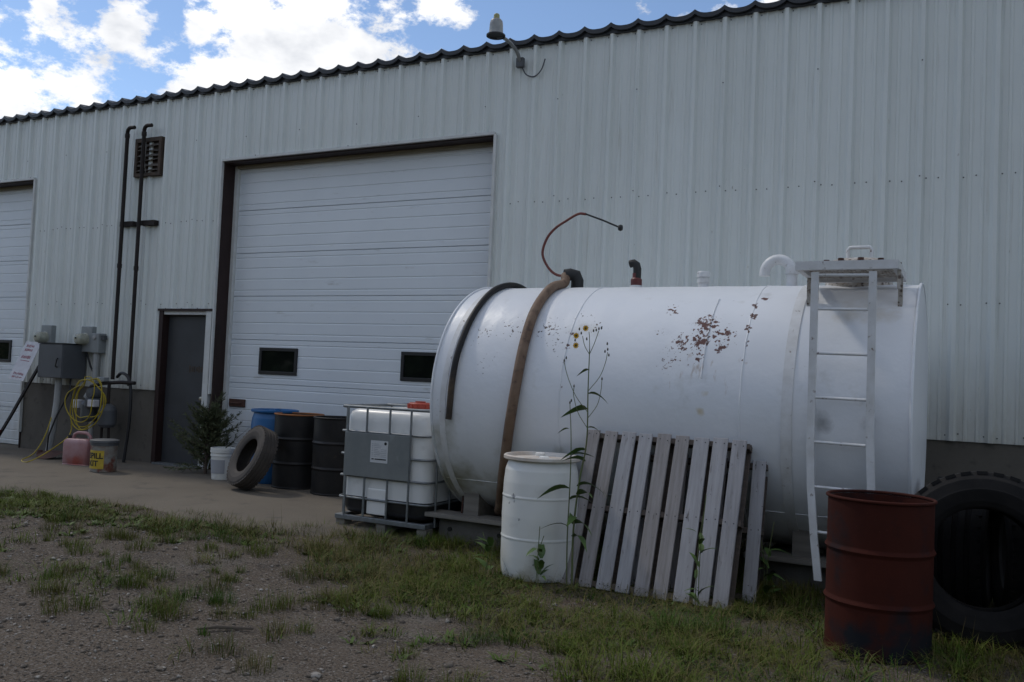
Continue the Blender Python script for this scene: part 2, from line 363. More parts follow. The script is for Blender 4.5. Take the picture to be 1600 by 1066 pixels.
# ------------------------------------------------------------------ mesh helpers
class MB:
    def __init__(self):
        self.v, self.f = [], []

    def add(self, verts, faces):
        o = len(self.v)
        self.v += [tuple(x) for x in verts]
        self.f += [tuple(i + o for i in fc) for fc in faces]
        return self

    def box(self, x0, x1, y0, y1, z0, z1, m=None):
        vs = [(x, y, z) for z in (z0, z1) for (x, y) in ((x0, y0), (x1, y0), (x1, y1), (x0, y1))]
        if m is not None:
            vs = [m @ Vector(v) for v in vs]
        return self.add(vs, [(3, 2, 1, 0), (4, 5, 6, 7), (0, 1, 5, 4), (1, 2, 6, 5), (2, 3, 7, 6), (3, 0, 4, 7)])

    def tube(self, pts, r, n=10, cap=True, closed=False, sx=1.0):
        pts = [Vector(p) for p in pts]
        k = len(pts)
        rs = r if isinstance(r, (list, tuple)) else [r] * k
        tang = []
        for i in range(k):
            if closed:
                t = pts[(i + 1) % k] - pts[i - 1]
            else:
                t = pts[min(i + 1, k - 1)] - pts[max(i - 1, 0)]
            tang.append(t.normalized())
        ref = Vector((0, 0, 1)) if abs(tang[0].z) < 0.9 else Vector((1, 0, 0))
        nrm = (ref - tang[0] * ref.dot(tang[0])).normalized()
        vs = []
        for i in range(k):
            nrm = (nrm - tang[i] * nrm.dot(tang[i])).normalized()
            bi = tang[i].cross(nrm)
            for j in range(n):
                a = 2 * math.pi * j / n
                vs.append(pts[i] + (nrm * math.cos(a) * sx + bi * math.sin(a)) * rs[i])
        fs = []
        for i in range(k if closed else k - 1):
            a, b = i * n, ((i + 1) % k) * n
            for j in range(n):
                fs.append((a + j, a + (j + 1) % n, b + (j + 1) % n, b + j))
        if cap and not closed:
            fs.append(tuple(range(n - 1, -1, -1)))
            fs.append(tuple(range((k - 1) * n, k * n)))
        return self.add(vs, fs)

    def lathe(self, prof, c=(0, 0, 0), n=40, axis='Z', cap0=True, cap1=True, m=None):
        """prof: list of (radius, height)"""
        sup = [prof[0]]
        for (r0, h0), (r1, h1) in zip(prof[:-1], prof[1:]):      # hold the shading of long bands flat
            ln_ = math.hypot(r1 - r0, h1 - h0)
            if ln_ > 0.03:
                e_ = 0.004 / ln_
                sup += [(r0 + (r1 - r0) * e_, h0 + (h1 - h0) * e_), (r1 + (r0 - r1) * e_, h1 + (h0 - h1) * e_)]
            sup.append((r1, h1))
        prof = sup
        vs = []
        for r, h in prof:
            for j in range(n):
                a = 2 * math.pi * j / n
                if axis == 'Z':
                    v = Vector((c[0] + r * math.cos(a), c[1] + r * math.sin(a), c[2] + h))
                elif axis == 'X':
                    v = Vector((c[0] + h, c[1] + r * math.cos(a), c[2] + r * math.sin(a)))
                else:
                    v = Vector((c[0] + r * math.sin(a), c[1] + h, c[2] + r * math.cos(a)))
                vs.append(m @ v if m is not None else v)
        fs = []
        for i in range(len(prof) - 1):
            for j in range(n):
                fs.append((i * n + j, i * n + (j + 1) % n, (i + 1) * n + (j + 1) % n, (i + 1) * n + j))
        if cap0:
            fs.append(tuple(range(n - 1, -1, -1)))
        if cap1:
            fs.append(tuple(range((len(prof) - 1) * n, len(prof) * n)))
        return self.add(vs, fs)

    def grid(self, rows):
        """rows: list of equal-length rows of points"""
        n = len(rows[0])
        fs = [(i * n + j, i * n + j + 1, (i + 1) * n + j + 1, (i + 1) * n + j) for i in range(len(rows) - 1) for j in range(n - 1)]
        return self.add([p for r in rows for p in r], fs)

    def build(self, name, material, parent=None, smooth=None, bevel=0.0, loc=None):
        me = bpy.data.meshes.new(name)
        me.from_pydata(self.v, [], self.f)
        me.validate()
        me.update()
        bm = bmesh.new()
        bm.from_mesh(me)
        bmesh.ops.recalc_face_normals(bm, faces=bm.faces)
        bm.to_mesh(me)
        bm.free()
        if smooth is not None:
            for p in me.polygons:
                p.use_smooth = True
            try:
                me.set_sharp_from_angle(angle=R(smooth))
            except Exception:
                pass
        me.materials.append(material)
        o = bpy.data.objects.new(name, me)
        COL.objects.link(o)
        if parent is not None:
            o.parent = parent
        if loc is not None:
            o.location = loc
        if bevel > 0:
            b = o.modifiers.new('bevel', 'BEVEL')
            b.width = bevel
            b.segments = 2
            b.limit_method = 'ANGLE'
            b.angle_limit = R(40)
        return o


def tag(o, label=None, cat=None, group=None, kind=None):
    if label:
        o['label'] = label
    if cat:
        o['category'] = cat
    if group:
        o['group'] = group
    if kind:
        o['kind'] = kind
    return o


def thing(name, label, cat, loc=(0, 0, 0), rot=(0, 0, 0), group=None):
    o = bpy.data.objects.new(name, None)
    o.empty_display_size = 0.2
    COL.objects.link(o)
    o.location = loc
    o.rotation_euler = rot
    return tag(o, label, cat, group)


def arc(c, r, a0, a1, n, plane='XZ'):
    out = []
    for i in range(n + 1):
        a = R(a0 + (a1 - a0) * i / n)
        p, q = r * math.cos(a), r * math.sin(a)
        out.append({'XZ': (c[0] + p, c[1], c[2] + q), 'YZ': (c[0], c[1] + p, c[2] + q), 'XY': (c[0] + p, c[1] + q, c[2])}[plane])
    return out


def smooth_path(pts, sub=6):
    """Catmull-Rom through the points"""
    P = [Vector(p) for p in pts]
    P = [P[0] * 2 - P[1]] + P + [P[-1] * 2 - P[-2]]
    out = []
    for i in range(1, len(P) - 2):
        p0, p1, p2, p3 = P[i - 1:i + 3]
        for s in range(sub):
            t = s / sub
            out.append(0.5 * ((2 * p1) + (p2 - p0) * t + (2 * p0 - 5 * p1 + 4 * p2 - p3) * t * t + (3 * p1 - p0 - 3 * p2 + p3) * t ** 3))
    out.append(P[-2])
    return out


def hnoise(x, y, s=1.0, seed=0):
    """cheap smooth value noise for numpy arrays, 0..1"""
    x = np.asarray(x, float) * s + seed * 17.3
    y = np.asarray(y, float) * s - seed * 9.1
    xi, yi = np.floor(x), np.floor(y)
    fx, fy = x - xi, y - yi
    fx, fy = fx * fx * (3 - 2 * fx), fy * fy * (3 - 2 * fy)

    def h(a, b):
        v = np.sin(a * 127.1 + b * 311.7 + seed * 3.7) * 43758.5453
        return v - np.floor(v)
    return (h(xi, yi) * (1 - fx) + h(xi + 1, yi) * fx) * (1 - fy) + (h(xi, yi + 1) * (1 - fx) + h(xi + 1, yi + 1) * fx) * fy


# ------------------------------------------------------------------ ground
ZA = 0.05                                        # apron level


def ground_z(x, y):
    b = (hnoise(x, y, 0.7, 1) - 0.5) * 0.06 + (hnoise(x, y, 2.5, 2) - 0.5) * 0.03 + (hnoise(x, y, 7.0, 22) - 0.5) * 0.014
    near = np.clip((-np.asarray(y, float) - 2.2) / 1.0, 0, 1)
    return b * near * 0.8 - 0.006


def make_ground():
    xs = np.concatenate([np.linspace(-400, -14, 14), np.linspace(-12, 18, 420), np.linspace(20, 400, 14)])
    ys = np.concatenate([np.linspace(-400, -16, 14), np.linspace(-14, 0, 260), np.linspace(1, 400, 16)])
    X, Y = np.meshgrid(xs, ys)
    Z = np.where((np.abs(X - 3) < 15.5) & (Y > -15) & (Y < 0.5), ground_z(X, Y), -0.006)
    mb = MB()
    mb.grid([[(X[i, j], Y[i, j], Z[i, j]) for j in range(len(xs))] for i in range(len(ys))])
    o = mb.build('ground', M['dirt'], smooth=180)
    return tag(o, kind='structure')


make_ground()

# concrete apron along the wall, its outer edge crumbling into the dirt
edge = []
for i in range(90):
    x = -10.5 + i * (4.55 + 10.5) / 89
    y = -2.62 + 0.16 * math.sin(x * 1.3) + 0.10 * math.sin(x * 3.7 + 1) + 0.05 * math.sin(x * 9.1)
    if x > 3.6:
        y += (x - 3.6) * 0.75
    edge.append((x, y))
mb = MB()
mb.grid([[(x, 0.40, ZA) for x, y in edge], [(x, y * 0.5, ZA) for x, y in edge], [(x, y, ZA - 0.012) for x, y in edge], [(x, y - 0.16, -0.035) for x, y in edge]])
ap = mb.build('concrete_apron', M['concrete'], smooth=60)
tag(ap, kind='structure')

# ------------------------------------------------------------------ building
BX0, BX1, BD = -10.47, 14.0, 15.0
SP, RX0 = 0.30779, -4.4898                       # major rib spacing, one rib's x
ZE, ZS = 5.29, 1.075                             # eave, bottom of siding
OPEN = [(0.02, 4.26, 4.275), (-1.05, -0.03, 2.215), (-8.27, -4.0, 4.285)]   # x0, x1, top

bld = thing('metal_shop_building', 'long pale metal-clad workshop with vertical ribs and dark roof edge', 'building', (0, 0, 0))


def rib_profile(xa, xb):
    """(x, y) polyline of the ribbed sheet between xa and xb"""
    pts = [(xa, None), (xb, None)]
    key = []
    i0 = int(math.floor((xa - RX0) / SP)) - 1
    for i in range(i0, i0 + int((xb - xa) / SP) + 4):
        c = RX0 + i * SP
        key += [(c - 0.048, 0), (c - 0.017, -0.041), (c + 0.017, -0.041), (c + 0.040, 0)]
        for q in (0.34, 0.66):
            m = c + q * SP
            key += [(m - 0.018, 0), (m - 0.010, -0.007), (m + 0.010, -0.007), (m + 0.018, 0)]
    kx = [k[0] for k in key]
    ky = [k[1] for k in key]
    out = [(xa, float(np.interp(xa, kx, ky)))] + [k for k in key if xa + 1e-4 < k[0] < xb - 1e-4] + [(xb, float(np.interp(xb, kx, ky)))]
    return out


pan_w = 3 * SP
n_pan = int(round((BX1 - BX0) / pan_w))
p0 = RX0 - math.ceil((RX0 - BX0) / pan_w) * pan_w
p0 = RX0 + SP * 1 - math.ceil((RX0 + SP - BX0) / pan_w) * pan_w   # lap ribs fall as in the picture
k = 0
lap_x = []
while p0 + k * pan_w < BX1:
    xa, xb = max(BX0, p0 + k * pan_w), min(BX1, p0 + (k + 1) * pan_w)
    lap_x.append(xa)
    cuts = sorted(set([xa, xb] + [c for o in OPEN for c in o[:2] if xa < c < xb]))
    mb = MB()
    for ca, cb in zip(cuts[:-1], cuts[1:]):
        mid = 0.5 * (ca + cb)
        zb = ZS + 0.004 * math.sin(k * 2.1)
        for o in OPEN:
            if o[0] <= mid <= o[1]:
                zb = o[2]
        pr = rib_profile(ca, cb)
        off = -0.0015 * (k % 2)
        zs = [zb, zb + (ZE - zb) * 0.33, zb + (ZE - zb) * 0.66, ZE]
        mb.grid([[(x, y + off, z) for x, y in pr] for z in zs])
    mb.build('siding_panel', M['siding'], bld)
    k += 1

# screws: rows on the girts, too small to pick apart
mb = MB()


def screw(x, y, z, r=0.0075):
    n = 6
    vs = [(x + r * math.cos(a * math.pi / 3), y, z + r * math.sin(a * math.pi / 3)) for a in range(n)] + [(x + r * 0.8 * math.cos(a * math.pi / 3), y - 0.006, z + r * 0.8 * math.sin(a * math.pi / 3)) for a in range(n)]
    mb.add(vs, [(j, (j + 1) % n, n + (j + 1) % n, n + j) for j in range(n)] + [tuple(range(n, 2 * n))])


def covered(x, z):
    return any(o[0] - 0.06 < x < o[1] + 0.06 and z < o[2] + 0.05 for o in OPEN)


for i in range(-22, 64):
    c = RX0 + i * SP
    if not (BX0 < c < BX1 - 0.4):
        continue
    for z in (1.13, 2.30, 3.46):
        for q in (0.17, 0.50, 0.83):
            if q == 0.50 and z != 3.46:
                continue
            x = c + q * SP
            zz = z + random.uniform(-0.012, 0.012)
            if not covered(x, zz) and not (q == 0.83 and z == 3.46):
                screw(x, -0.001, zz)
    for q in (0.17, 0.83):
        screw(c + q * SP, -0.001, ZE - 0.07)
for x in lap_x:
    for z in (3.49, 4.58, 2.33):
        if BX0 + 0.1 < x and not covered(x, z):
            screw(x, -0.0415, z + random.uniform(-0.02, 0.02))
for o in OPEN:
    x = o[0] + 0.1
    while x < o[1] - 0.05:
        screw(x, -0.006, o[2] + 0.03 + random.uniform(-0.008, 0.008))
        x += 0.155
sc = mb.build('screw_heads', M['screw'], bld)
sc['kind'] = 'stuff'

# foundation wall with the openings left out, in poured lengths
fx = [BX0, -8.27, -4.0, -2.4, -1.05, -0.03, 0.02, 4.26, 7.3, 10.6, BX1]
for a, b in zip(fx[:-1], fx[1:]):
    if any(o[0] - 0.001 <= a and b <= o[1] + 0.001 for o in OPEN):
        continue
    if b - a < 0.1:
        continue
    MB().box(a + 0.002, b - 0.002, 0.012, 0.30, -0.3, ZS + 0.02).build('foundation_wall', M['found'], bld, bevel=0.006)
# remaining walls behind, so that the shed is a closed volume
MB().box(BX0, BX1, BD - 0.1, BD, 0, ZE).build('rear_wall', M['siding'], bld)
for x, nm in ((BX0, 'end_wall'), (BX1 - 0.1, 'end_wall')):
    mb = MB()
    mid, rz = BD / 2, ZE + BD / 2 * math.tan(R(7))
    a, b = x, x + 0.1
    mb.add([(a, 0.06, -0.1), (a, BD - 0.11, -0.1), (a, BD - 0.11, ZE), (a, mid, rz - 0.06), (a, 0.06, ZE), (b, 0.06, -0.1), (b, BD - 0.11, -0.1), (b, BD - 0.11, ZE), (b, mid, rz - 0.06), (b, 0.06, ZE)],
           [(0, 1, 2, 3, 4), (9, 8, 7, 6, 5), (0, 5, 6, 1), (1, 6, 7, 2), (2, 7, 8, 3), (3, 8, 9, 4), (4, 9, 5, 0)])
    mb.build(nm, M['siding'], bld)
MB().box(BX0 + 0.2, BX1 - 0.2, 0.7, 0.8, -0.1, ZE - 0.02).build('inner_lining', M['brown'], bld)

# roof: ribbed sheets lying on the eave, cut end facing out
for kk in range(n_pan + 2):
    xa = p0 + kk * pan_w
    xb = xa + pan_w
    if xa > BX1 + 0.1:
        break
    prof = []
    for b in range(3):
        for t in np.linspace(0, 1, 11)[:-1 if b < 2 else None]:
            prof.append((xa + (b + t) * SP, 0.052 * abs(2 * t - 1) ** 2.6))
    mb = MB()
    y0, y1 = -0.085, BD / 2
    dz = math.tan(R(7))
    for yy0, yy1, d0, d1 in ((y0, y1, 0, (y1 - y0) * dz),):
        mb.grid([[(x, y0, ZE - 0.035 + h) for x, h in prof], [(x, y0, ZE + 0.012 + h) for x, h in prof], [(x, y1, ZE + 0.012 + h + d1) for x, h in prof]])
        mb.grid([[(x, y0, ZE - 0.035 + h) for x, h in prof], [(x, 0.25, ZE - 0.035 + h + 0.03) for x, h in prof]])
        mb.grid([[(x, y1 + 0.002, ZE + 0.012 + h + d1) for x, h in prof], [(x, BD + 0.08, ZE + h) for x, h in prof]])
    mb.build('roof_panel', M['roof'], bld, smooth=30)
MB().box(BX0, BX1, -0.045, 0.02, ZE - 0.045, ZE + 0.03).build('eave_closure', M['roof'], bld)


def opening_trim(x0, x1, zt, depth, left_mat, head_mat, right_mat, face=0.03):
    # reveal boards
    MB().box(x0, x0 + 0.022, -0.004, depth, 0.0, zt - 0.001).build('jamb', left_mat, bld)
    MB().box(x1 - 0.022, x1, -0.004, depth, 0.0, zt - 0.001).build('jamb', right_mat, bld)
    MB().box(x0 + 0.023, x1 - 0.023, -0.003, depth, zt - 0.034, zt).build('header_trim', head_mat, bld)
    # thin white flashing around the opening
    MB().box(x0 - 0.004, x1 + 0.004, -0.047, -0.005, zt - 0.012, zt + 0.02).build('head_flashing', M['trim_white'], bld)
    MB().box(x1 - 0.002, x1 + 0.03, -0.047, 0.0, 0.3, zt - 0.014).build('side_flashing', M['trim_white'], bld)
    MB().box(x0 - 0.02, x0 + 0.002, -0.045, 0.0, ZS, zt - 0.014).build('side_flashing', M['trim_white'], bld)


def overhead_door(x0, x1, zt, window_x, label):
    dp = 0.235
    opening_trim(x0, x1, zt, dp, M['brown'], M['brown'], M['brown'])
    # inner white track angle and weathered stop strip at the head
    MB().box(x0 + 0.023, x0 + 0.075, dp - 0.05, dp + 0.02, 0.03, zt - 0.035).build('track_angle', M['trim_white'], bld)
    MB().box(x1 - 0.075, x1 - 0.023, dp - 0.05, dp + 0.02, 0.03, zt - 0.035).build('track_angle', M['trim_white'], bld)
    MB().box(x0 + 0.08, x1 - 0.08, dp - 0.07, dp - 0.01, zt - 0.075, zt - 0.036).build('stop_strip', M['wood_strip'], bld)
    door = bpy.data.objects.new('overhead_door', None)
    COL.objects.link(door)
    door.parent = bld
    door.location = (x0, dp, 0.055)
    door['label'] = label
    W = x1 - x0
    n, hh = 7, (zt - 0.06 - 0.055) / 7
    for i in range(n):
        z0 = i * hh
        # profile of one section: grooves at its quarter lines, lips top and bottom
        pr = [(0.014, 0.0), (0.0, 0.006)]
        for q in (0.13, 0.385, 0.64, 0.88):
            g = q * hh
            pr += [(0.0, g - 0.011), (0.0055, g - 0.003), (0.0055, g + 0.003), (0.0, g + 0.011)]
        pr += [(0.0, hh - 0.008), (0.011, hh - 0.002)]
        mb = MB()
        xa, xb = 0.078, W - 0.078
        mb.grid([[(xa, y, z0 + z), (xb, y, z0 + z)] for y, z in pr])
        mb.grid([[(xa, 0.045, z0), (xb, 0.045, z0)], [(xa, 0.02, z0), (xb, 0.02, z0)]])
        mb.grid([[(xa, 0.045, z0 + hh - 0.001), (xb, 0.045, z0 + hh - 0.001)], [(xa, 0.045, z0), (xb, 0.045, z0)]])
        s = mb.build('door_section', M['door_sec'], door)
    for wx in window_x:
        wx = wx - x0
        zc = 1.50
        w, h = 0.66, 0.36
        mb = MB()
        for (a, b, c, d) in ((-w / 2, w / 2, -h / 2, -h / 2 + 0.045), (-w / 2, w / 2, h / 2 - 0.045, h / 2), (-w / 2, -w / 2 + 0.045, -h / 2 + 0.045, h / 2 - 0.045), (w / 2 - 0.045, w / 2, -h / 2 + 0.045, h / 2 - 0.045)):
            mb.box(wx + a, wx + b, -0.02, 0.03, zc + c, zc + d)
        mb.build('window_frame', M['black_rub'], door, bevel=0.004)
        MB().box(wx - w / 2 + 0.045, wx + w / 2 - 0.045, -0.006, 0.0, zc - h / 2 + 0.045, zc + h / 2 - 0.045).build('window_pane', M['glass_dark'], door)
    MB().box(0.09, W - 0.09, -0.004, 0.03, -0.045, -0.004).build('bottom_seal', M['black_rub'], door)
    return door


d1 = overhead_door(OPEN[0][0], OPEN[0][1], OPEN[0][2], (0.96, 3.27), 'white ribbed overhead door behind the white tank')
MB().box(0.12, 0.40, -0.03, 0.0, 0.86, 0.965).build('lift_handle_plate', M['rust_brown'], d1, bevel=0.006)
MB().tube([(0.17, -0.03, 0.91), (0.17, -0.07, 0.91), (0.35, -0.07, 0.91), (0.35, -0.03, 0.91)], 0.009, 8).build('lift_handle', M['rust_brown'], d1, smooth=40)
overhead_door(OPEN[2][0], OPEN[2][1], OPEN[2][2], (-7.3, -5.03), 'white ribbed overhead door cut off by the left edge')

# steel man door
opening_x0, opening_x1, opening_zt = OPEN[1]
MB().box(opening_x0, opening_x0 + 0.075, -0.02, 0.22, 0.05, opening_zt - 0.001).build('jamb', M['brown'], bld)
MB().box(opening_x1 - 0.10, opening_x1, -0.03, 0.10, 0.05, opening_zt - 0.001).build('jamb', M['trim_white'], bld)
MB().box(opening_x0 + 0.077, opening_x1 - 0.102, -0.006, 0.18, opening_zt - 0.06, opening_zt).build('header_trim', M['trim_white'], bld)
MB().box(opening_x0 - 0.01, opening_x1 + 0.01, -0.044, -0.008, opening_zt - 0.01, opening_zt + 0.02).build('head_flashing', M['brown'], bld)
MB().box(opening_x0 + 0.05, opening_x1 - 0.02, -0.05, 0.18, 0.04, 0.075).build('threshold', M['galv'], bld)
md = MB().box(opening_x0 + 0.08, opening_x1 - 0.104, 0.09, 0.135, 0.08, opening_zt - 0.064).build('steel_door', M['man_door'], bld, bevel=0.004)
md['label'] = 'plain dark grey steel door beside the big overhead door'
mb = MB()
mb.lathe([(0.0, -0.075), (0.028, -0.072), (0.032, -0.055), (0.022, -0.04), (0.013, -0.03), (0.013, -0.012), (0.034, -0.01), (0.034, 0.0)], (-0.205, 0.09, 1.0), 20, 'Y', False, False)
mb.build('door_knob', M['chrome'], md, smooth=50)
mb = MB()
mb.lathe([(0.0, -0.016), (0.024, -0.014), (0.028, 0.0)], (-0.205, 0.09, 1.13), 18, 'Y', False, False)
mb.build('deadbolt', M['chrome'], md, smooth=50)
# worn, unreadable strip of old lettering on the door
mb = MB()
for i in range(7):
    x = -0.52 + i * 0.044
    h = (0.10, 0.07, 0.085, 0.06, 0.09, 0.075, 0.08)[i]
    mb.box(x, x + 0.027 + 0.008 * (i % 2), 0.0885, 0.0897, 1.40 - h / 2, 1.40 + h / 2)
mb.build('worn_lettering', M['vent'], md)

# louvred wall vent
vx0, vx1, vz0, vz1 = -1.70, -1.16, 4.15, 4.71
v = MB()
for (a, b, c, d) in ((vx0, vx1, vz0, vz0 + 0.05), (vx0, vx1, vz1 - 0.06, vz1), (vx0, vx0 + 0.05, vz0 + 0.05, vz1 - 0.06), (vx1 - 0.05, vx1, vz0 + 0.05, vz1 - 0.06)):
    v.box(a, b, -0.07, -0.001, c, d)
v.box(vx0 + 0.05, vx1 - 0.05, -0.012, -0.006, vz0 + 0.05, vz1 - 0.06)
vent = v.build('wall_vent', M['vent'], bld, bevel=0.004)
for i in range(6):
    zc = vz0 + 0.095 + i * 0.072
    m = Matrix.Translation((0.5 * (vx0 + vx1), -0.045, zc)) @ Euler((R(38 + (8 if i % 2 else -6)), R((0, 2, -3, 1, 4, -1)[i]), 0)).to_matrix().to_4x4()
    MB().box(-0.215, 0.215, -0.03, 0.03, -0.002, 0.002, m).build('louvre_slat', M['vent_slat'], vent)
MB().tube([(-1.44, -0.075, 4.20), (-1.47, -0.08, 4.36), (-1.45, -0.085, 4.5), (-1.46, -0.08, 4.64)], 0.006, 6).build('linkage_rod', M['vent_slat'], vent, smooth=40)


# ------------------------------------------------------------------ things fixed to the wall
def vent_pipe(x, zb, zt, label, br):
    t = thing('vent_pipe', label, 'pipe', (x, -0.13, zb), group='black vent pipes on the wall')
    h = zt - zb
    pts = [(0, 0, 0), (0, 0, h * 0.33), (0, 0, h * 0.66), (0, 0, h - 0.09)] + [(0.09 * (1 - math.cos(R(a))), -0.02 * math.sin(R(a)), h - 0.09 + 0.09 * math.sin(R(a))) for a in (20, 45, 70, 90)] + [(0.17, -0.02, h - 0.005)]
    MB().tube(pts, 0.027, 14).build('pipe', M['blackpipe'], t, smooth=40)
    mb = MB()
    mb.lathe([(0.034, -0.03), (0.036, 0.0), (0.034, 0.03)], (0, 0, h - 0.11), 16)
    mb.lathe([(0.034, -0.03), (0.034, 0.03)], (0, 0, h * 0.45), 16)
    mb.build('coupling', M['blackpipe'], t, smooth=40)
    a, b = br
    MB().box(a, b, 0.04, 0.125, 3.43 - zb, 3.50 - zb).build('strut_bracket', M['blackpipe'], t)
    return t


vent_pipe(-1.80, 1.20, 4.86, 'left of two tall black vent pipes on the wall', (-0.10, 0.17))
vent_pipe(-1.45, 1.12, 4.86, 'right black vent pipe that crosses the louvred vent', (-0.02, 0.26))


def meter(loc, label, extra=False):
    t = thing('electric_meter', label, 'meter', loc, group='electric meters')
    MB().box(-0.12, 0.12, -0.12, 0.0, -0.19, 0.19).build('meter_box', M['greylight'], t, bevel=0.01)
    mb = MB()
    mb.lathe([(0.0, -0.155), (0.05, -0.15), (0.075, -0.13), (0.082, -0.10), (0.082, -0.01), (0.092, -0.008), (0.092, 0.0)], (-0.02, -0.12, 0.0), 28, 'Y', False, False)
    mb.build('meter_glass', M['meterglass'], t, smooth=40)
    mb = MB()
    mb.lathe([(0.0, -0.012), (0.012, -0.01), (0.014, 0.0)], (-0.02, -0.275, 0.01), 12, 'Y', False, False)
    mb.build('meter_dial', M['ink'], t)
    return t


meter((-3.36, 0.0, 1.78), 'round glass electric meter above the grey cabinet', False)
mt = meter((-2.44, 0.0, 1.77), 'round glass electric meter right of the grey cabinet', True)
MB().box(0.13, 0.30, -0.14, 0.0, -0.20, 0.09).build('junction_box', M['greylight'], mt, bevel=0.012)
mb = MB()
mb.lathe([(0.0, -0.02), (0.03, -0.016), (0.035, 0.0)], (0.215, -0.14, 0.03), 16, 'Y', False, False)
mb.build('box_knob', M['conduit'], mt, smooth=40)
MB().box(0.302, 0.36, -0.10, -0.04, 0.0, 0.06).build('side_fitting', M['greybox'], mt)
MB().tube([(0.20, -0.08, -0.20), (0.20, -0.08, -0.55), (0.17, -0.10, -0.72), (0.10, -0.13, -0.86)], 0.042, 14).build('conduit', M['conduit'], mt, smooth=40)
MB().tube([(-0.02, -0.08, -0.19), (0.10, -0.09, -0.40), (0.16, -0.09, -0.47)], 0.014, 8).build('cable', M['black_rub'], mt, smooth=40)

cb = thing('electrical_cabinet', 'grey electrical cabinet standing out from the wall under a meter', 'cabinet', (-2.79, 0, 1.18))
MB().box(-0.27, 0.27, -0.42, -0.03, 0.0, 0.50).build('cabinet_body', M['greybox'], cb, bevel=0.008)
MB().box(-0.262, 0.262, -0.43, -0.421, 0.008, 0.492).build('cabinet_door', M['greybox'], cb, bevel=0.003)
MB().tube([(0.17, -0.43, 0.16), (0.17, -0.46, 0.17), (0.19, -0.46, 0.27), (0.17, -0.43, 0.29)], 0.010, 8).build('latch', M['black_rub'], cb, smooth=40)
mb = MB()
mb.lathe([(0.03, 0), (0.03, 0.006), (0.0, 0.01)], (0.18, -0.428, 0.22), 14, 'Z', False, False, Matrix.Identity(4))
MB().box(-0.28, 0.28, -0.44, 0.0, 0.501, 0.515).build('cabinet_top', M['ink'], cb)
MB().tube([(-0.02, -0.25, 0.0), (-0.03, -0.25, -0.35), (-0.06, -0.27, -0.80), (-0.10, -0.29, -1.12)], 0.048, 16).build('conduit', M['conduit'], cb, smooth=40)
MB().tube([(0.17, -0.2, 0.0), (0.17, -0.2, -0.2), (0.05, -0.30, -0.55), (-0.02, -0.36, -0.85), (-0.04, -0.36, -1.11)], 0.012, 8).build('cable', M['black_rub'], cb, smooth=40)
MB().tube([(0.19, -0.2, 0.0), (0.20, -0.22, -0.15), (0.28, -0.24, -0.30)], 0.010, 8).build('cable', M['black_rub'], cb, smooth=40)

# gas meter set
gs = thing('gas_meter_set', 'grey gas meters and pipework on the foundation wall', 'gas meter', (-1.85, -0.30, 0.05))


def gmeter(x, z):
    mb = MB()
    mb.lathe([(0.03, -0.17), (0.10, -0.16), (0.125, -0.12), (0.125, 0.08), (0.10, 0.13), (0.05, 0.16), (0.03, 0.17)], (x, 0, z), 24)
    return mb.build('gas_meter', M['greybox'], gs, smooth=50)


gmeter(-0.17, 0.70)
gmeter(0.20, 0.64)
MB().box(-0.10, 0.08, -0.16, 0.0, 0.74, 0.88).build('regulator', M['greybox'], gs, bevel=0.02)
mb = MB()
mb.lathe([(0.0, -0.12), (0.07, -0.11), (0.085, -0.03), (0.085, 0.03), (0.04, 0.06)], (0.0, -0.05, 0.95), 20, 'Y', False, False)
mb.build('regulator_cap', M['greybox'], gs, smooth=40)
MB().tube([(-0.35, 0.1, 0.98), (-0.17, 0.0, 1.04), (0.05, 0.0, 1.09), (0.40, 0.02, 1.12), (0.66, 0.05, 1.12)], 0.026, 10).build('manifold_pipe', M['blackpipe'], gs, smooth=40)
MB().tube([(-0.17, 0, 0.86), (-0.17, 0, 1.04)], 0.024, 10).build('riser', M['blackpipe'], gs, smooth=40)
MB().tube([(0.20, 0, 0.80), (0.20, 0, 1.09)], 0.024, 10).build('riser', M['blackpipe'], gs, smooth=40)
MB().tube([(-0.60, 0.05, 0.80), (-0.40, 0.03, 0.80), (-0.25, 0.0, 0.79)], 0.022, 10).build('inlet_pipe', M['blackpipe'], gs, smooth=40)
MB().tube([(-0.10, -0.02, 0.0), (-0.10, -0.02, 0.55)], 0.035, 12).build('standpipe', M['conduit'], gs, smooth=40)
MB().tube([(0.10, 0, 0.0), (0.10, 0, 0.5)], 0.020, 10).build('standpipe', M['blackpipe'], gs, smooth=40)
MB().tube([(0.24, 0.02, 0.0), (0.24, 0.0, 0.5)], 0.020, 10).build('standpipe', M['blackpipe'], gs, smooth=40)
MB().box(-0.44, -0.30, -0.10, 0.0, 0.72, 0.84).build('plug_box', M['sign_white'], gs, bevel=0.01)
MB().box(0.02, 0.15, -0.20, -0.10, 0.76, 0.86).build('plug_box', M['sign_white'], gs, bevel=0.01)
MB().box(0.00, 0.16, -0.06, 0.03, 1.12, 1.18).build('tee_fitting', M['greylight'], gs, bevel=0.01)

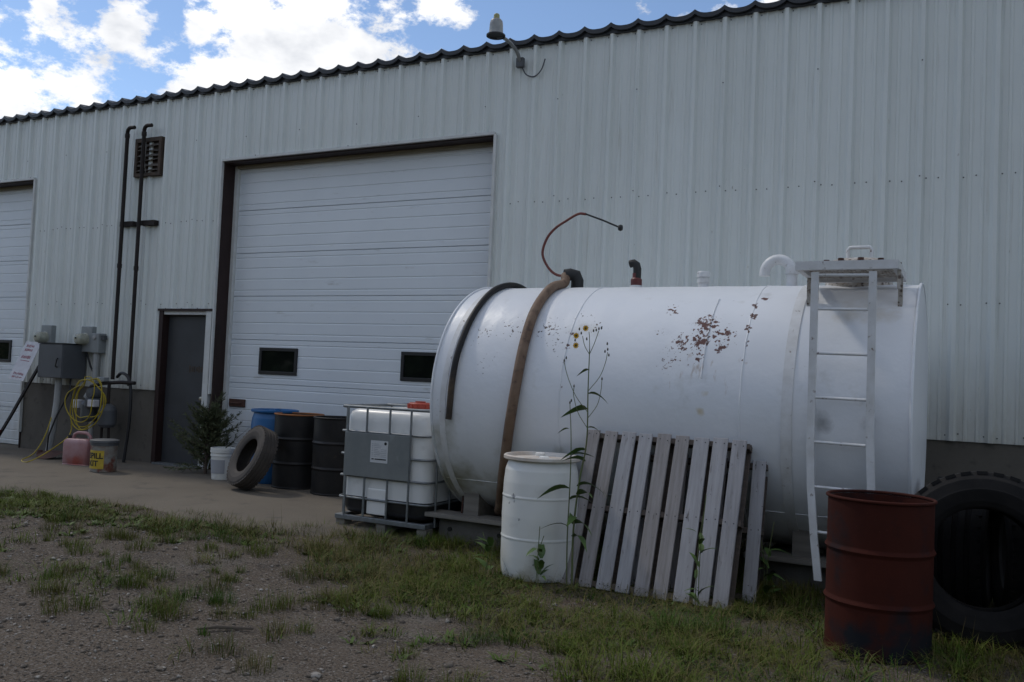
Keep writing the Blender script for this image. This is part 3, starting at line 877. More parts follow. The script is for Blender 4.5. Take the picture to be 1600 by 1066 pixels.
# yellow extension cord hanging in loops over the gas pipes
pts = []
loops = [(-0.02, 0.82, 0.30, 0.34), (0.05, 0.80, 0.30, 0.31), (0.00, 0.78, 0.34, 0.36), (0.08, 0.85, 0.27, 0.28), (-0.05, 0.84, 0.28, 0.30)]
for li, (cx, cz, rx, rz) in enumerate(loops):
    for s in range(16):
        a = R(100 - s * 22.5)
        w = 1 + 0.10 * math.sin(3 * a + li)
        px = cx + rx * w * math.cos(a) + 0.16 * math.sin(a) * (0.6 if math.sin(a) > 0 else 0.1)
        pz = cz + rz * w * math.sin(a) + 0.03 * math.sin(li * 2 + s)
        pts.append((px, -0.19 - 0.016 * li - 0.02 * math.sin(s * 0.8 + li), pz))
cord = thing('extension_cord', 'yellow extension cord looped over the gas meter pipes', 'cord', (-1.85, -0.30, 0.05))
MB().tube(smooth_path(pts, 4), 0.0075, 6).build('cord_coil', M['yellow_cord'], cord, smooth=60)
MB().tube(smooth_path([(-0.30, -0.20, 0.62), (-0.28, -0.22, 0.35), (-0.16, -0.62, 0.14), (-0.22, -0.86, 0.012), (-0.45, -0.80, 0.012), (-0.60, -0.52, 0.08), (-0.85, -0.20, 0.28), (-1.00, 0.0, 0.55)], 6), 0.0075, 6).build('cord_tail', M['yellow_cord'], cord, smooth=60)

# black hose hanging from the manifold
bh = MB().tube(smooth_path([(-1.62, -0.20, 1.24), (-1.48, -0.24, 1.30), (-1.34, -0.24, 1.24), (-1.27, -0.24, 1.02), (-1.27, -0.24, 0.6), (-1.30, -0.25, 0.25), (-1.31, -0.26, 0.06)], 6), 0.022, 8).build('black_hose', M['black_rub'], smooth=50)
tag(bh, 'black hose hanging down the foundation right of the yellow cord', 'hose')

# yard lamp on a bent arm
lp = thing('wall_lamp', 'dusk-to-dawn yard lamp on a curved arm above the overhead door', 'lamp', (4.57, 0, 5.05))
MB().box(-0.045, 0.045, -0.085, -0.031, -0.05, 0.06).build('mounting_bracket', M['greybox'], lp, bevel=0.006)
MB().tube(smooth_path([(0, -0.07, 0.02), (0.0, -0.16, 0.10), (-0.005, -0.32, 0.145), (-0.01, -0.54, 0.145)], 6), 0.020, 12).build('arm', M['lamp_shell'], lp, smooth=40)
LC = (-0.02, -0.62, 0.185)
MB().lathe([(0.0, 0.120), (0.030, 0.118), (0.052, 0.108), (0.066, 0.090), (0.072, 0.06), (0.076, -0.02), (0.082, -0.055)], LC, 28, 'Z', False, False).build('lamp_head', M['lamp_shell'], lp, smooth=40)
MB().lathe([(0.081, -0.054), (0.104, -0.062), (0.104, -0.078), (0.094, -0.078), (0.080, -0.062), (0.0, -0.060)], LC, 28, 'Z', False, False).build('reflector_rim', M['ink'], lp, smooth=40)
MB().lathe([(0.0, 0.172), (0.024, 0.170), (0.032, 0.158), (0.034, 0.118)], LC, 20, 'Z', False, False).build('photocell', M['lamp_cap'], lp, smooth=40)
MB().box(-0.05, 0.03, -0.56, -0.50, 0.115, 0.165).build('clamp', M['greybox'], lp, bevel=0.008)
MB().tube(smooth_path([(0.02, -0.05, -0.05), (0.08, -0.05, -0.14), (0.18, -0.045, -0.17), (0.26, -0.04, -0.10), (0.30, -0.035, 0.02)], 6), 0.008, 6).build('supply_wire', M['greybox'], lp, smooth=40)

# ------------------------------------------------------------------ white storage tank
TX0, TX1, TR, TY, TZ = 5.10, 8.865, 1.04, -1.42, 1.275
tank = thing('storage_tank', 'large white horizontal steel storage tank with rust patches', 'tank', (TX0, TY, 0.0))
TL = TX1 - TX0


def tpt(x, deg, off=0.0):
    """point on the tank shell, local to the tank; deg above horizontal on the yard side"""
    return Vector((x - TX0, -(TR + off) * math.cos(R(deg)), TZ + (TR + off) * math.sin(R(deg))))


mb = MB()
prof = [(0.0, -0.06), (0.5, -0.05), (0.85, -0.025), (TR - 0.03, 0.0), (TR, 0.004)]
nx = 24
for i in range(nx + 1):
    x = 0.03 + (TL - 0.06) * i / nx
    prof.append((TR + 0.0022 * math.sin(i * 2.3), x))
prof += [(TR, TL - 0.004), (TR - 0.03, TL), (0.85, TL + 0.012), (0.5, TL + 0.022), (0.0, TL + 0.028)]
mb.lathe(prof, (0, 0, TZ), 128, 'X', False, False)
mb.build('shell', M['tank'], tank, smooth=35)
for xx in (0.008, TL - 0.008):
    m2 = MB()
    ring = [(xx, (TR + 0.004) * math.cos(2 * math.pi * j / 96), TZ + (TR + 0.004) * math.sin(2 * math.pi * j / 96)) for j in range(96)]
    m2.tube(ring, 0.011, 8, closed=True)
    m2.build('end_rim', M['tank'], tank, smooth=60)


def weld(x, a0, a1, r, name='weld_seam', m='tank'):
    pts = [tpt(x + 0.002 * math.sin(i * 1.7), a0 + (a1 - a0) * i / 60, r * 0.15) for i in range(61)]
    return MB().tube(pts, r, 6).build(name, M[m], tank, smooth=60)


weld(6.30, 130, -80, 0.0045)
weld(7.725, 130, -80, 0.0055)
weld(7.43, 58, 14, 0.007)
MB().tube([tpt(5.12 + i * 0.1, -42.5, 0.001) for i in range(38)], 0.004, 6).build('weld_seam', M['tank'], tank, smooth=60)


def band(x, a0, a1, w, t, name, m, n=60, dx=0.0):
    """flat steel strap lying on the shell"""
    mb = MB()
    rows = []
    for i in range(n + 1):
        a = a0 + (a1 - a0) * i / n
        s = dx * (i / n)
        p = [tpt(x - w / 2 + s, a, 0.001), tpt(x - w / 2 + s, a, t), tpt(x + w / 2 + s, a, t), tpt(x + w / 2 + s, a, 0.001)]
        rows.append(p)
    mb.grid(rows)
    mb.add(rows[0], [(0, 1, 2, 3)])
    mb.add(rows[-1], [(3, 2, 1, 0)])
    return mb.build(name, M[m], tank)


band(8.055, 120, -58, 0.075, 0.007, 'hold_down_strap', 'tank_white')
band(5.29, 110, -57, 0.055, 0.006, 'hold_down_strap', 'tank_white', dx=-0.10)
for x, a in ((8.055, -59), (5.185, -58)):
    p = tpt(x, a, 0.004)
    MB().tube([p + Vector((0, 0, 0.02)), (p.x, p.y - 0.02, 0.22)], 0.009, 8).build('strap_bolt', M['rust_brown'], tank, smooth=40)

# fittings along the crown (local coordinates)
ZT = TZ + TR


def fit(x):
    return x - TX0


MB().tube([(fit(7.88), 0, ZT - 0.04), (fit(7.88), 0, ZT + 0.10)] + [(fit(7.88) - 0.11 * (1 - math.cos(R(a))), 0, ZT + 0.11 + 0.115 * math.sin(R(a))) for a in range(0, 181, 15)] + [(fit(7.66), 0, ZT + 0.09)], 0.044, 16, cap=True).build('gooseneck_vent', M['tank_white'], tank, smooth=40)
MB().lathe([(0.053, 0.0), (0.053, 0.07)], (fit(7.88), 0, ZT + 0.10), 18).build('vent_collar', M['tank_white'], tank, smooth=40)
MB().lathe([(0.042, -0.05), (0.042, 0.035), (0.05, 0.037), (0.05, 0.07), (0.042, 0.072), (0.042, 0.085), (0.055, 0.087), (0.055, 0.125), (0.048, 0.135)], (fit(7.145), 0, ZT), 20).build('capped_stub', M['tank_white'], tank, smooth=35)
MB().lathe([(0.055, -0.05), (0.055, 0.02)], (fit(6.54), 0, ZT), 20).build('pipe_collar', M['tank_white'], tank, smooth=35)
MB().lathe([(0.050, 0.015), (0.050, 0.075), (0.036, 0.09), (0.036, 0.13)], (fit(6.54), 0, ZT), 16).build('red_pipe_stub', M['red_pipe'], tank, smooth=35)
MB().tube([(fit(6.545), 0, ZT + 0.08), (fit(6.545), 0, ZT + 0.17), (fit(6.535), 0, ZT + 0.205), (fit(6.51), 0, ZT + 0.222), (fit(6.475), -0.0, ZT + 0.215)], 0.036, 14).build('pipe_elbow', M['ink'], tank, smooth=40)
MB().tube([(fit(5.97), 0, ZT - 0.05), (fit(5.97), 0, ZT + 0.07), (fit(5.955), -0.01, ZT + 0.115), (fit(5.91), -0.03, ZT + 0.125), (fit(5.87), -0.06, ZT + 0.115)], [0.058, 0.058, 0.06, 0.058, 0.056], 16).build('suction_elbow', M['ink'], tank, smooth=40)

# manway hatch
hx, hy = fit(8.40), -0.02
MB().lathe([(0.25, -0.12), (0.25, 0.10), (0.30, 0.10), (0.30, 0.13)], (hx, hy, ZT), 36).build('manway_neck', M['tank_rusty'], tank, smooth=35)
hatch = MB().lathe([(0.30, 0.132), (0.30, 0.155), (0.27, 0.175), (0.18, 0.20), (0.0, 0.215)], (hx, hy, ZT), 36, 'Z', True, False).build('manway_lid', M['tank_rusty'], tank, smooth=35)
for j in range(12):
    a = R(j * 30 + 8)
    MB().lathe([(0.014, 0.10), (0.014, 0.165), (0.022, 0.166), (0.022, 0.185)], (hx + 0.285 * math.cos(a), hy + 0.285 * math.sin(a), ZT), 8).build('bolt', M['rust_brown'], hatch)
MB().tube([(hx - 0.08, hy, ZT + 0.19), (hx - 0.09, hy, ZT + 0.285), (hx - 0.075, hy, ZT + 0.305), (hx + 0.075, hy, ZT + 0.305), (hx + 0.09, hy, ZT + 0.285), (hx + 0.08, hy, ZT + 0.19)], 0.015, 10).build('handle', M['tank_white'], hatch, smooth=40)

# ladder and grating platform on the yard side
lad = bpy.data.objects.new('ladder', None)
COL.objects.link(lad)
lad.parent = tank
LY = -2.52 - TY
x_l, x_r = fit(8.232), fit(8.605)
mb = MB()


def railpath(pts, w=0.05, d=0.028):
    rows = []
    for p in pts:
        rows.append([(p[0] - w / 2, p[1] - d / 2, p[2]), (p[0] + w / 2, p[1] - d / 2, p[2]), (p[0] + w / 2, p[1] + d / 2, p[2]), (p[0] - w / 2, p[1] + d / 2, p[2]), (p[0] - w / 2, p[1] - d / 2, p[2])])
    m_ = MB()
    m_.grid(rows)
    m_.add(rows[0][:4], [(3, 2, 1, 0)])
    m_.add(rows[-1][:4], [(0, 1, 2, 3)])
    return m_


railpath([(x_l, LY, 2.29), (x_l, LY, 1.10), (x_l + 0.012, LY, 0.80), (x_l + 0.045, LY - 0.01, 0.45), (x_l + 0.080, LY - 0.03, 0.19)]).build('rail', M['tank_white'], lad)
railpath([(x_r, LY, 2.29), (x_r + 0.005, LY, 1.2), (x_r + 0.03, LY, 0.70), (x_r + 0.05, LY - 0.02, 0.35), (x_r + 0.06, LY - 0.03, 0.13)]).build('rail', M['tank_white'], lad)
for i, z in enumerate((2.27, 2.035, 1.73, 1.425, 1.12, 0.815, 0.51)):
    dx = 0.0 if z > 0.8 else (0.8 - z) * 0.09
    MB().tube([(x_l + 0.02 + dx, LY, z), (x_r - 0.02 + dx, LY, z - 0.004)], 0.0105, 8).build('rung', M['tank_white'], lad, smooth=40)
for xx, z in ((x_l, 1.35), (x_r, 1.30)):
    MB().box(xx - 0.012, xx + 0.012, LY + 0.015, -1.03, z - 0.02, z + 0.02).build('standoff', M['tank_white'], lad)

plat = bpy.data.objects.new('platform', None)
COL.objects.link(plat)
plat.parent = tank
px0, px1, py0, py1, pz = fit(8.10), fit(8.765), LY - 0.0, -0.34, 2.335
mb = MB()
mb.box(px0, px1, py0 - 0.02, py0 + 0.02, pz - 0.03, pz + 0.03)
mb.box(px0, px1, py1 - 0.02, py1 + 0.02, pz - 0.03, pz + 0.03)
mb.box(px0, px0 + 0.04, py0 + 0.021, py1 - 0.021, pz - 0.029, pz + 0.029)
mb.box(px1 - 0.04, px1, py0 + 0.021, py1 - 0.021, pz - 0.029, pz + 0.029)
mb.build('frame', M['tank_white'], plat)
for xx in (px0 + 0.02, px1 - 0.02):
    yy = -0.62
    MB().box(xx - 0.015, xx + 0.015, yy - 0.02, yy + 0.02, TZ + math.sqrt(TR ** 2 - 0.62 ** 2) - 0.03, pz - 0.03).build('leg', M['tank_rusty'], plat)
mb = MB()
nxs, nys = 12, 22                                # expanded metal: crossing diagonal strands
gx0, gx1, gy0, gy1 = px0 + 0.042, px1 - 0.042, py0 + 0.022, py1 - 0.022
cw, ch = (gx1 - gx0) / nxs, (gy1 - gy0) / nys
for i in range(nxs):
    for j in range(nys):
        ax, ay = gx0 + i * cw, gy0 + j * ch
        for (a, b) in (((0, 0.5), (0.5, 0)), ((0.5, 0), (1, 0.5)), ((0, 0.5), (0.5, 1)), ((0.5, 1), (1, 0.5))):
            p, q = Vector((ax + a[0] * cw, ay + a[1] * ch, pz)), Vector((ax + b[0] * cw, ay + b[1] * ch, pz))
            d = (q - p).normalized()
            s = Vector((-d.y, d.x, 0)) * 0.0055
            mb.add([p - s, q - s, q + s, p + s, p - s + Vector((0, 0, 0.007)), q - s + Vector((0, 0, 0.007)), q + s + Vector((0, 0, 0.007)), p + s + Vector((0, 0, 0.007))],
                   [(0, 1, 5, 4), (3, 7, 6, 2), (4, 5, 6, 7), (3, 2, 1, 0)])
g = mb.build('grating', M['tank_rusty'], plat)
g['kind'] = 'stuff'
# hanging chain end at the platform corner
MB().box(px1 - 0.012, px1 + 0.012, py0 + 0.03, py0 + 0.05, pz - 0.16, pz - 0.031).build('corner_bracket', M['tank_rusty'], plat)

# tank supports
for nm, x0, x1, lab in (('concrete_block', 4.98, 6.05, 'low concrete sleeper under the left end of the tank'), ('concrete_block', 7.80, 8.75, 'low concrete sleeper under the ladder end of the tank')):
    o = thing(nm, lab, 'concrete block', (x0, TY, 0), group='concrete sleepers under the tank')
    MB().box(0, x1 - x0, -0.62, 0.75, -0.04, 0.205).build('block', M['block'], o, bevel=0.012)
    MB().box(-0.08, x1 - x0 - 0.02, -0.74, -0.50, 0.206, 0.245).build('plank', M['plank'], o, bevel=0.004)
    # shaped cradle that carries the shell
    mb = MB()
    rows = []
    for s in range(13):
        y = -0.62 + 1.24 * s / 12
        zt_ = TZ - math.sqrt(TR ** 2 - y * y) + 0.002
        rows.append([(0.25, y, 0.206), (0.25, y, max(zt_, 0.215)), (0.40, y, max(zt_, 0.215)), (0.40, y, 0.206)])
    mb.grid(rows)
    mb.add(rows[0], [(0, 1, 2, 3)])
    mb.add(rows[-1], [(3, 2, 1, 0)])
    mb.build('cradle', M['plank'], o)
    mb = MB()
    for s in range(2):
        mb.lathe([(0.02, -0.012), (0.02, 0.0)], (0.12 + 0.5 * s, -0.62, 0.10), 10, 'Y')
    mb.build('bolt_hole', M['ink'], o)

# hoses lying over the tank
hb = [(5.905, 82), (5.90, 67), (5.918, 46), (5.935, 27), (5.93, 8), (5.885, -9), (5.77, -32), (5.60, -55), (5.52, -63)]
pts = [(5.875, TY - 0.06, ZT + 0.112)] + [tuple(tpt(x, a, 0.040 if a > -20 else (0.045 if a > -40 else 0.06)) + Vector((TX0, TY, 0))) for x, a in hb]
h_ = MB().tube(smooth_path(pts, 6), 0.042, 14).build('suction_hose', M['hose_brown'], smooth=60)
tag(h_, 'thick rusty brown suction hose draped down the tank', 'hose')
hk = [(5.36, 112), (5.345, 90), (5.335, 68), (5.337, 46), (5.327, 26), (5.318, 10), (5.296, -9.5)]
h_ = MB().tube(smooth_path([tuple(tpt(x, a, 0.030) + Vector((TX0, TY, 0))) for x, a in hk], 6), 0.027, 12).build('drain_hose', M['hose_black'], smooth=60)
tag(h_, 'thinner black hose lying over the left end of the tank', 'hose')
wd = thing('spray_wand', 'red hose loop with black wand rising above the tank', 'wand', (5.86, TY, ZT + 0.10))
o0 = Vector((5.86, TY, ZT + 0.10))
pts = [(5.86, TY, 2.435), (5.77, TY, 2.44), (5.69, TY, 2.49), (5.62, TY, 2.59), (5.605, TY, 2.68), (5.65, TY, 2.80), (5.73, TY, 2.885), (5.83, TY, 2.945), (5.95, TY, 3.005), (6.03, TY, 3.00)]
MB().tube([Vector(p) - o0 for p in smooth_path(pts, 6)], 0.0125, 10).build('hose', M['hose_red'], wd, smooth=60)
MB().tube([Vector(p) - o0 for p in ((6.02, TY, 3.004), (6.20, TY, 2.935), (6.36, TY, 2.865))], 0.008, 8).build('rod', M['ink'], wd, smooth=40)
MB().lathe([(0.0, -0.03), (0.02, -0.022), (0.024, 0.0), (0.02, 0.022), (0.0, 0.03)], Vector((6.37, TY, 2.86)) - o0, 12, 'Z', False, False).build('nozzle', M['ink'], wd, smooth=60)
MB().tube([Vector(p) - o0 for p in ((5.84, TY, 2.435), (5.90, TY, 2.435))], 0.02, 10).build('hose_clamp', M['ink'], wd, smooth=40)


# ------------------------------------------------------------------ drums, bucket, tyres
def steel_drum(loc, label, body, rim, open_top=False, rotz=0.0, tilt=(0, 0)):
    t = thing('steel_drum', label, 'drum', loc, (tilt[0], tilt[1], rotz))
    r, h = 0.286, 0.88
    prof = [(r - 0.012, 0.012), (r + 0.004, 0.0), (r + 0.006, 0.014), (r, 0.022)]
    for zc in (0.295, 0.585):
        prof += [(r, zc - 0.022), (r + 0.005, zc - 0.014), (r + 0.012, zc), (r + 0.005, zc + 0.014), (r, zc + 0.022)]
    prof += [(r, h - 0.02)]
    mb = MB()
    mb.lathe(prof, (0, 0, 0), 56, 'Z', True, False)
    if open_top:
        mb.lathe([(r - 0.003, h - 0.02), (r - 0.004, 0.05)], (0, 0, 0), 56, 'Z', False, True)
    else:
        mb.lathe([(r - 0.004, h - 0.018), (r - 0.012, h - 0.03)], (0, 0, 0), 56, 'Z', False, True)
    mb.build('body', body, t, smooth=35)
    ring = [((r + 0.003) * math.cos(2 * math.pi * j / 56), (r + 0.003) * math.sin(2 * math.pi * j / 56), h - 0.010) for j in range(56)]
    MB().tube(ring, 0.010, 8, closed=True).build('top_rim', rim, t, smooth=60)
    if not open_top:
        MB().lathe([(0.035, -0.03), (0.035, -0.012)], (0.17, -0.10, h), 14).build('bung', rim, t, smooth=35)
    return t


def plastic_drum(loc, label, body, rim, rotz=0.0, grp=None):
    t = thing('plastic_drum', label, 'drum', loc, (0, 0, rotz))
    r, h = 0.285, 0.90
    prof = [(r - 0.045, 0.004), (r - 0.02, 0.0), (r - 0.010, 0.02), (r - 0.004, 0.08), (r, 0.16), (r, 0.285), (r + 0.004, 0.292), (r + 0.004, 0.300), (r, 0.307), (r + 0.003, 0.45), (r, 0.585), (r + 0.004, 0.592), (r + 0.004, 0.600), (r, 0.607), (r - 0.003, 0.70), (r - 0.012, 0.79), (r - 0.030, 0.845), (r - 0.034, 0.862)]
    mb = MB()
    mb.lathe(prof, (0, 0, 0), 56, 'Z', True, False)
    mb.build('body', body, t, smooth=40)
    MB().lathe([(r - 0.033, 0.860), (r - 0.004, 0.862), (r + 0.006, 0.870), (r + 0.006, 0.890), (r - 0.004, 0.898), (r - 0.020, 0.896), (r - 0.028, 0.885), (r - 0.034, 0.872), (0.0, 0.876)], (0, 0, 0), 56, 'Z', False, False).build('lid', rim, t, smooth=40)
    for a in (0.9, 0.9 + math.pi):
        MB().lathe([(0.038, 0.870), (0.038, 0.896), (0.030, 0.902), (0.0, 0.902)], (0.17 * math.cos(a + 1.2), 0.17 * math.sin(a + 1.2), 0), 16, 'Z', False, False).build('bung', body, t, smooth=40)
    return t


steel_drum((8.755, -3.34, 0.0), 'open rust-red steel drum standing in front of the big tyre', M['drum_rust'], M['drum_rust'], True, 0.4)
plastic_drum((6.335, -2.80, 0.0), 'white plastic drum standing between the weed and the tank', M['poly_white'], M['rim_brown'])
plastic_drum((1.47, -0.34, ZA), 'blue plastic drum partly hidden behind the leaning tyre', M['blue'], M['blue'])
steel_drum((2.00, -0.50, ZA), 'black steel drum with an orange rusted top rim', M['drum_black'], M['orange_rim'], True)
steel_drum((2.70, -0.62, ZA), 'black drum with black rim next to the caged white container', M['drum_black'], M['drum_black'], True, 0.7)

# white pail by the overhead door
pb = thing('white_pail', 'small white plastic pail with grey label beside the evergreen', 'pail', (0.90, -0.60, ZA))
MB().lathe([(0.125, 0.0), (0.13, 0.01), (0.148, 0.29), (0.156, 0.292), (0.156, 0.305), (0.150, 0.307), (0.150, 0.335), (0.160, 0.337), (0.160, 0.355), (0.150, 0.358), (0.158, 0.36), (0.158, 0.39), (0.148, 0.392), (0.140, 0.39), (0.120, 0.02)], (0, 0, 0), 36, 'Z', True, True).build('pail_body', M['poly_white'], pb, smooth=35)
rows = []
for s in range(9):
    a = R(-125 + s * 11)
    rows.append([((0.1335 + 0.062 * z + 0.0015) * math.cos(a), (0.1335 + 0.062 * z + 0.0015) * math.sin(a), z) for z in (0.08, 0.25)])
MB().grid(rows).build('label_patch', M['ink_grey'], pb)
MB().tube([(-0.155, 0, 0.31), (-0.175, -0.05, 0.22), (-0.165, -0.09, 0.14), (-0.14, -0.11, 0.12)], 0.004, 6).build('wire_handle', M['galv'], pb, smooth=40)


def tyre(name, label, loc, rot, ro, ri, w, material, lugs=40, lug_h=0.012, grp=None):
    """axis along local Y"""
    t = thing(name, label, 'tyre', loc, rot, grp)
    hw = w / 2
    prof = [(ri + 0.004, -hw * 0.62), (ri, -hw * 0.72), (ri + 0.010, -hw * 0.80), (ri + (ro - ri) * 0.18, -hw * 0.90), (ri + (ro - ri) * 0.45, -hw * 1.0), (ri + (ro - ri) * 0.50, -hw * 1.012), (ri + (ro - ri) * 0.53, -hw * 1.0), (ri + (ro - ri) * 0.78, -hw * 0.95), (ro - 0.022, -hw * 0.84), (ro - 0.006, -hw * 0.76)]
    for g in (-0.42, 0.0, 0.42):
        prof += [(ro, hw * (g - 0.10)), (ro - lug_h, hw * (g - 0.07)), (ro - lug_h, hw * (g + 0.07)), (ro, hw * (g + 0.10))]
    left = [p for p in prof[:10]]
    prof += [(r, -h) for r, h in reversed(left)]
    inner = [(ri + 0.02, hw * 0.60), (ri + (ro - ri) * 0.45, hw * 0.82), (ro - 0.05, hw * 0.55), (ro - 0.04, 0.0), (ro - 0.05, -hw * 0.55), (ri + (ro - ri) * 0.45, -hw * 0.82), (ri + 0.02, -hw * 0.60), prof[0]]
    prof += inner
    MB().lathe(prof, (0, 0, 0), 72, 'Y', False, False).build('carcass', material, t, smooth=32)
    # shoulder tread blocks
    mb = MB()
    for j in range(lugs):
        a = 2 * math.pi * j / lugs
        for s in (-1, 1):
            m = Matrix.Rotation(a + (0.5 * s * math.pi / lugs), 4, 'Y') @ Matrix.Translation((0, s * hw * 0.70, ro - 0.008))
            mb.box(-math.pi * ro / lugs * 0.62, math.pi * ro / lugs * 0.62, -hw * 0.16, hw * 0.16, -0.014, 0.005, m)
    tb = mb.build('tread_blocks', material, t)
    tb['kind'] = 'stuff'
    return t


# leaning car-size tyre
ax = Vector((-0.37, -0.82, 0.42)).normalized()
q = Vector((0, -1, 0)).rotation_difference(ax)
tyre('car_tyre', 'dusty bald tyre leaning against the blue drum', (1.83, -1.08, ZA + 0.369), q.to_euler(), 0.375, 0.205, 0.21, M['tyre_dusty'], 44, 0.008)
ax = Vector((0.06, -0.97, 0.13)).normalized()
q = Vector((0, -1, 0)).rotation_difference(ax)
tyre('truck_tyre', 'big dark truck tyre standing behind the rust-red drum', (9.29, -2.74, 0.495), q.to_euler(), 0.52, 0.300, 0.40, M['tyre'], 36, 0.016)
tyre('truck_tyre', 'added edge-on tyre that darkens the big tyre hole, nearer the tank', (9.17, -2.00, 0.455), (0, 0, R(84)), 0.455, 0.27, 0.36, M['tyre'], 36, 0.016)  # this tyre and the next are added so the big tyre's hole looks dark
tyre('truck_tyre', 'added edge-on tyre that darkens the big tyre hole, farther from the tank', (9.56, -2.03, 0.455), (0, 0, R(97)), 0.455, 0.27, 0.36, M['tyre'], 36, 0.016)
ax = Vector((-0.55, -0.82, 0.12)).normalized()
q = Vector((0, -1, 0)).rotation_difference(ax)
tyre('truck_tyre', 'dark tyre mostly cut off by the right picture edge', (10.02, -3.22, 0.50), q.to_euler(), 0.51, 0.30, 0.34, M['tyre'], 36, 0.016)

# ------------------------------------------------------------------ caged liquid container
ib = thing('caged_container', 'white caged liquid container with steel plate and red cap', 'container', (3.95, -2.20, 0.0))
W_, D_, H_ = 1.0, 1.18, 1.15
bo = MB()
rows = []


def rrect(x0, x1, y0, y1, r, n=5):
    out = []
    for cx, cy, a0 in ((x1 - r, y0 + r, -90), (x1 - r, y1 - r, 0), (x0 + r, y1 - r, 90), (x0 + r, y0 + r, 180)):
        for i in range(n + 1):
            a = R(a0 + 90 * i / n)
            out.append((cx + r * math.cos(a), cy + r * math.sin(a)))
    return out


def stack(levels, cap=True):
    m_ = MB()
    n = None
    vs, fs = [], []
    for (ins, z, r) in levels:
        loop = rrect(0.035 + ins, W_ - 0.035 - ins, 0.035 + ins, D_ - 0.035 - ins, r)
        n = len(loop)
        vs += [(x, y, z) for x, y in loop]
    for i in range(len(levels) - 1):
        for j in range(n):
            fs.append((i * n + j, i * n + (j + 1) % n, (i + 1) * n + (j + 1) % n, (i + 1) * n + j))
    if cap:
        fs.append(tuple(range(n - 1, -1, -1)))
        fs.append(tuple(range((len(levels) - 1) * n, len(levels) * n)))
    return m_.add(vs, fs)


bot = stack([(-0.012, 0.315, 0.10), (-0.016, 0.60, 0.10), (-0.014, 1.00, 0.10), (-0.008, 1.05, 0.10), (0.008, 1.09, 0.11), (0.035, 1.115, 0.12), (0.08, 1.125, 0.13), (0.25, 1.128, 0.14)]).build('bottle', M['bottle'], ib, smooth=45)
stack([(0.04, 0.145, 0.12), (0.004, 0.17, 0.11), (-0.01, 0.22, 0.10), (-0.012, 0.314, 0.10)]).build('bottle_base', M['residue'], ib, smooth=45)
MB().box(0.335, 0.555, 0.008, 0.030, 0.165, 0.40).build('valve_recess', M['bottle'], ib, bevel=0.01)
MB().lathe([(0.13, 1.115), (0.13, 1.14), (0.105, 1.141)], (0.62, 0.40, 0), 28, 'Z', False, True).build('neck', M['bottle'], ib, smooth=40)
cap = MB()
cap.lathe([(0.115, 1.141), (0.115, 1.185), (0.10, 1.197), (0.05, 1.198), (0.05, 1.21), (0.0, 1.211)], (0.62, 0.40, 0), 28, 'Z', False, False)
for j in range(14):
    a = 2 * math.pi * j / 14
    m = Matrix.Translation((0.62, 0.40, 1.165)) @ Matrix.Rotation(a, 4, 'Z') @ Matrix.Translation((0.117, 0, 0))
    cap.box(-0.006, 0.006, -0.012, 0.012, -0.022, 0.022, m)
cap.build('cap', M['cap_red'], ib, smooth=40)


def cage_loop(z, r, name='cage_rail'):
    loop = [(x, y, z) for x, y in rrect(0.0, W_, 0.0, D_, 0.07, 4)]
    return MB().tube(loop, r, 8, closed=True).build(name, M['galv'], ib, smooth=50)


for z in (0.911, 0.700, 0.500, 0.300):
    cage_loop(z, 0.0105)
cage_loop(1.140, 0.014, 'top_rail')
for x in (0.10, 0.315, 0.57, 0.80):
    MB().tube([(x, -0.012, 0.10), (x, -0.012, 1.14)], 0.0105, 8).build('cage_bar', M['galv'], ib, smooth=50)
    MB().tube([(x, D_ + 0.012, 0.10), (x, D_ + 0.012, 1.14)], 0.0105, 8).build('cage_bar', M['galv'], ib, smooth=50)
for y in (0.12, 0.36, 0.60, 0.84, 1.06):
    for x in (-0.012, W_ + 0.012):
        MB().tube([(x, y, 0.10), (x, y, 1.14)], 0.0105, 8).build('cage_bar', M['galv'], ib, smooth=50)
MB().tube([(0.0, 0.75, 1.145), (W_, 0.75, 1.145)], 0.012, 8).build('top_brace', M['galv'], ib, smooth=50)
MB().box(0.085, 0.805, -0.032, -0.026, 0.505, 0.905).build('name_plate', M['plate'], ib, bevel=0.002)
st = MB().box(0.385, 0.575, -0.0345, -0.0325, 0.645, 0.845).build('sticker', M['paper'], ib)
st['label'] = 'white paper sticker with fine print'
mb = MB()
for zz, x0, x1 in ((0.672, 0.40, 0.425), (0.672, 0.435, 0.56)):
    mb.box(x0, x1, -0.0362, -0.0348, zz, zz + 0.010)
mb.build('sticker_bar', M['ink'], st)
mb = MB()
for i in range(8):
    z = 0.70 + i * 0.016
    mb.box(0.397, 0.415, -0.0359, -0.0348, z, z + 0.005)
    mb.box(0.425, 0.425 + 0.03 + 0.05 * abs(math.sin(i * 2.3)), -0.0359, -0.0348, z, z + 0.005)
    if i < 5:
        mb.box(0.50, 0.56, -0.0359, -0.0348, z, z + 0.004)
mb.build('sticker_print', M['ink_grey'], st)
MB().lathe([(0.014, -0.0015), (0.014, 0.0)], (0.548, -0.0347, 0.822), 16, 'Y').build('sticker_symbol', M['ink'], st)
# steel pallet base
for x0, x1, y0, y1 in ((0.0, W_, -0.02, 0.03), (0.0, W_, D_ - 0.03, D_ + 0.02), (0.0, 0.05, 0.031, D_ - 0.031), (W_ - 0.05, W_, 0.031, D_ - 0.031), (0.47, 0.53, 0.031, D_ - 0.031)):
    MB().box(x0, x1, y0, y1, 0.095, 0.138).build('base_rail', M['galv'], ib, bevel=0.005)
for x in (0.0, 0.46, 0.90):
    for y in (0.0, 0.55, 1.05):
        MB().box(x, x + 0.10, y, y + 0.12, 0.0, 0.094).build('foot', M['plank'], ib, bevel=0.006)


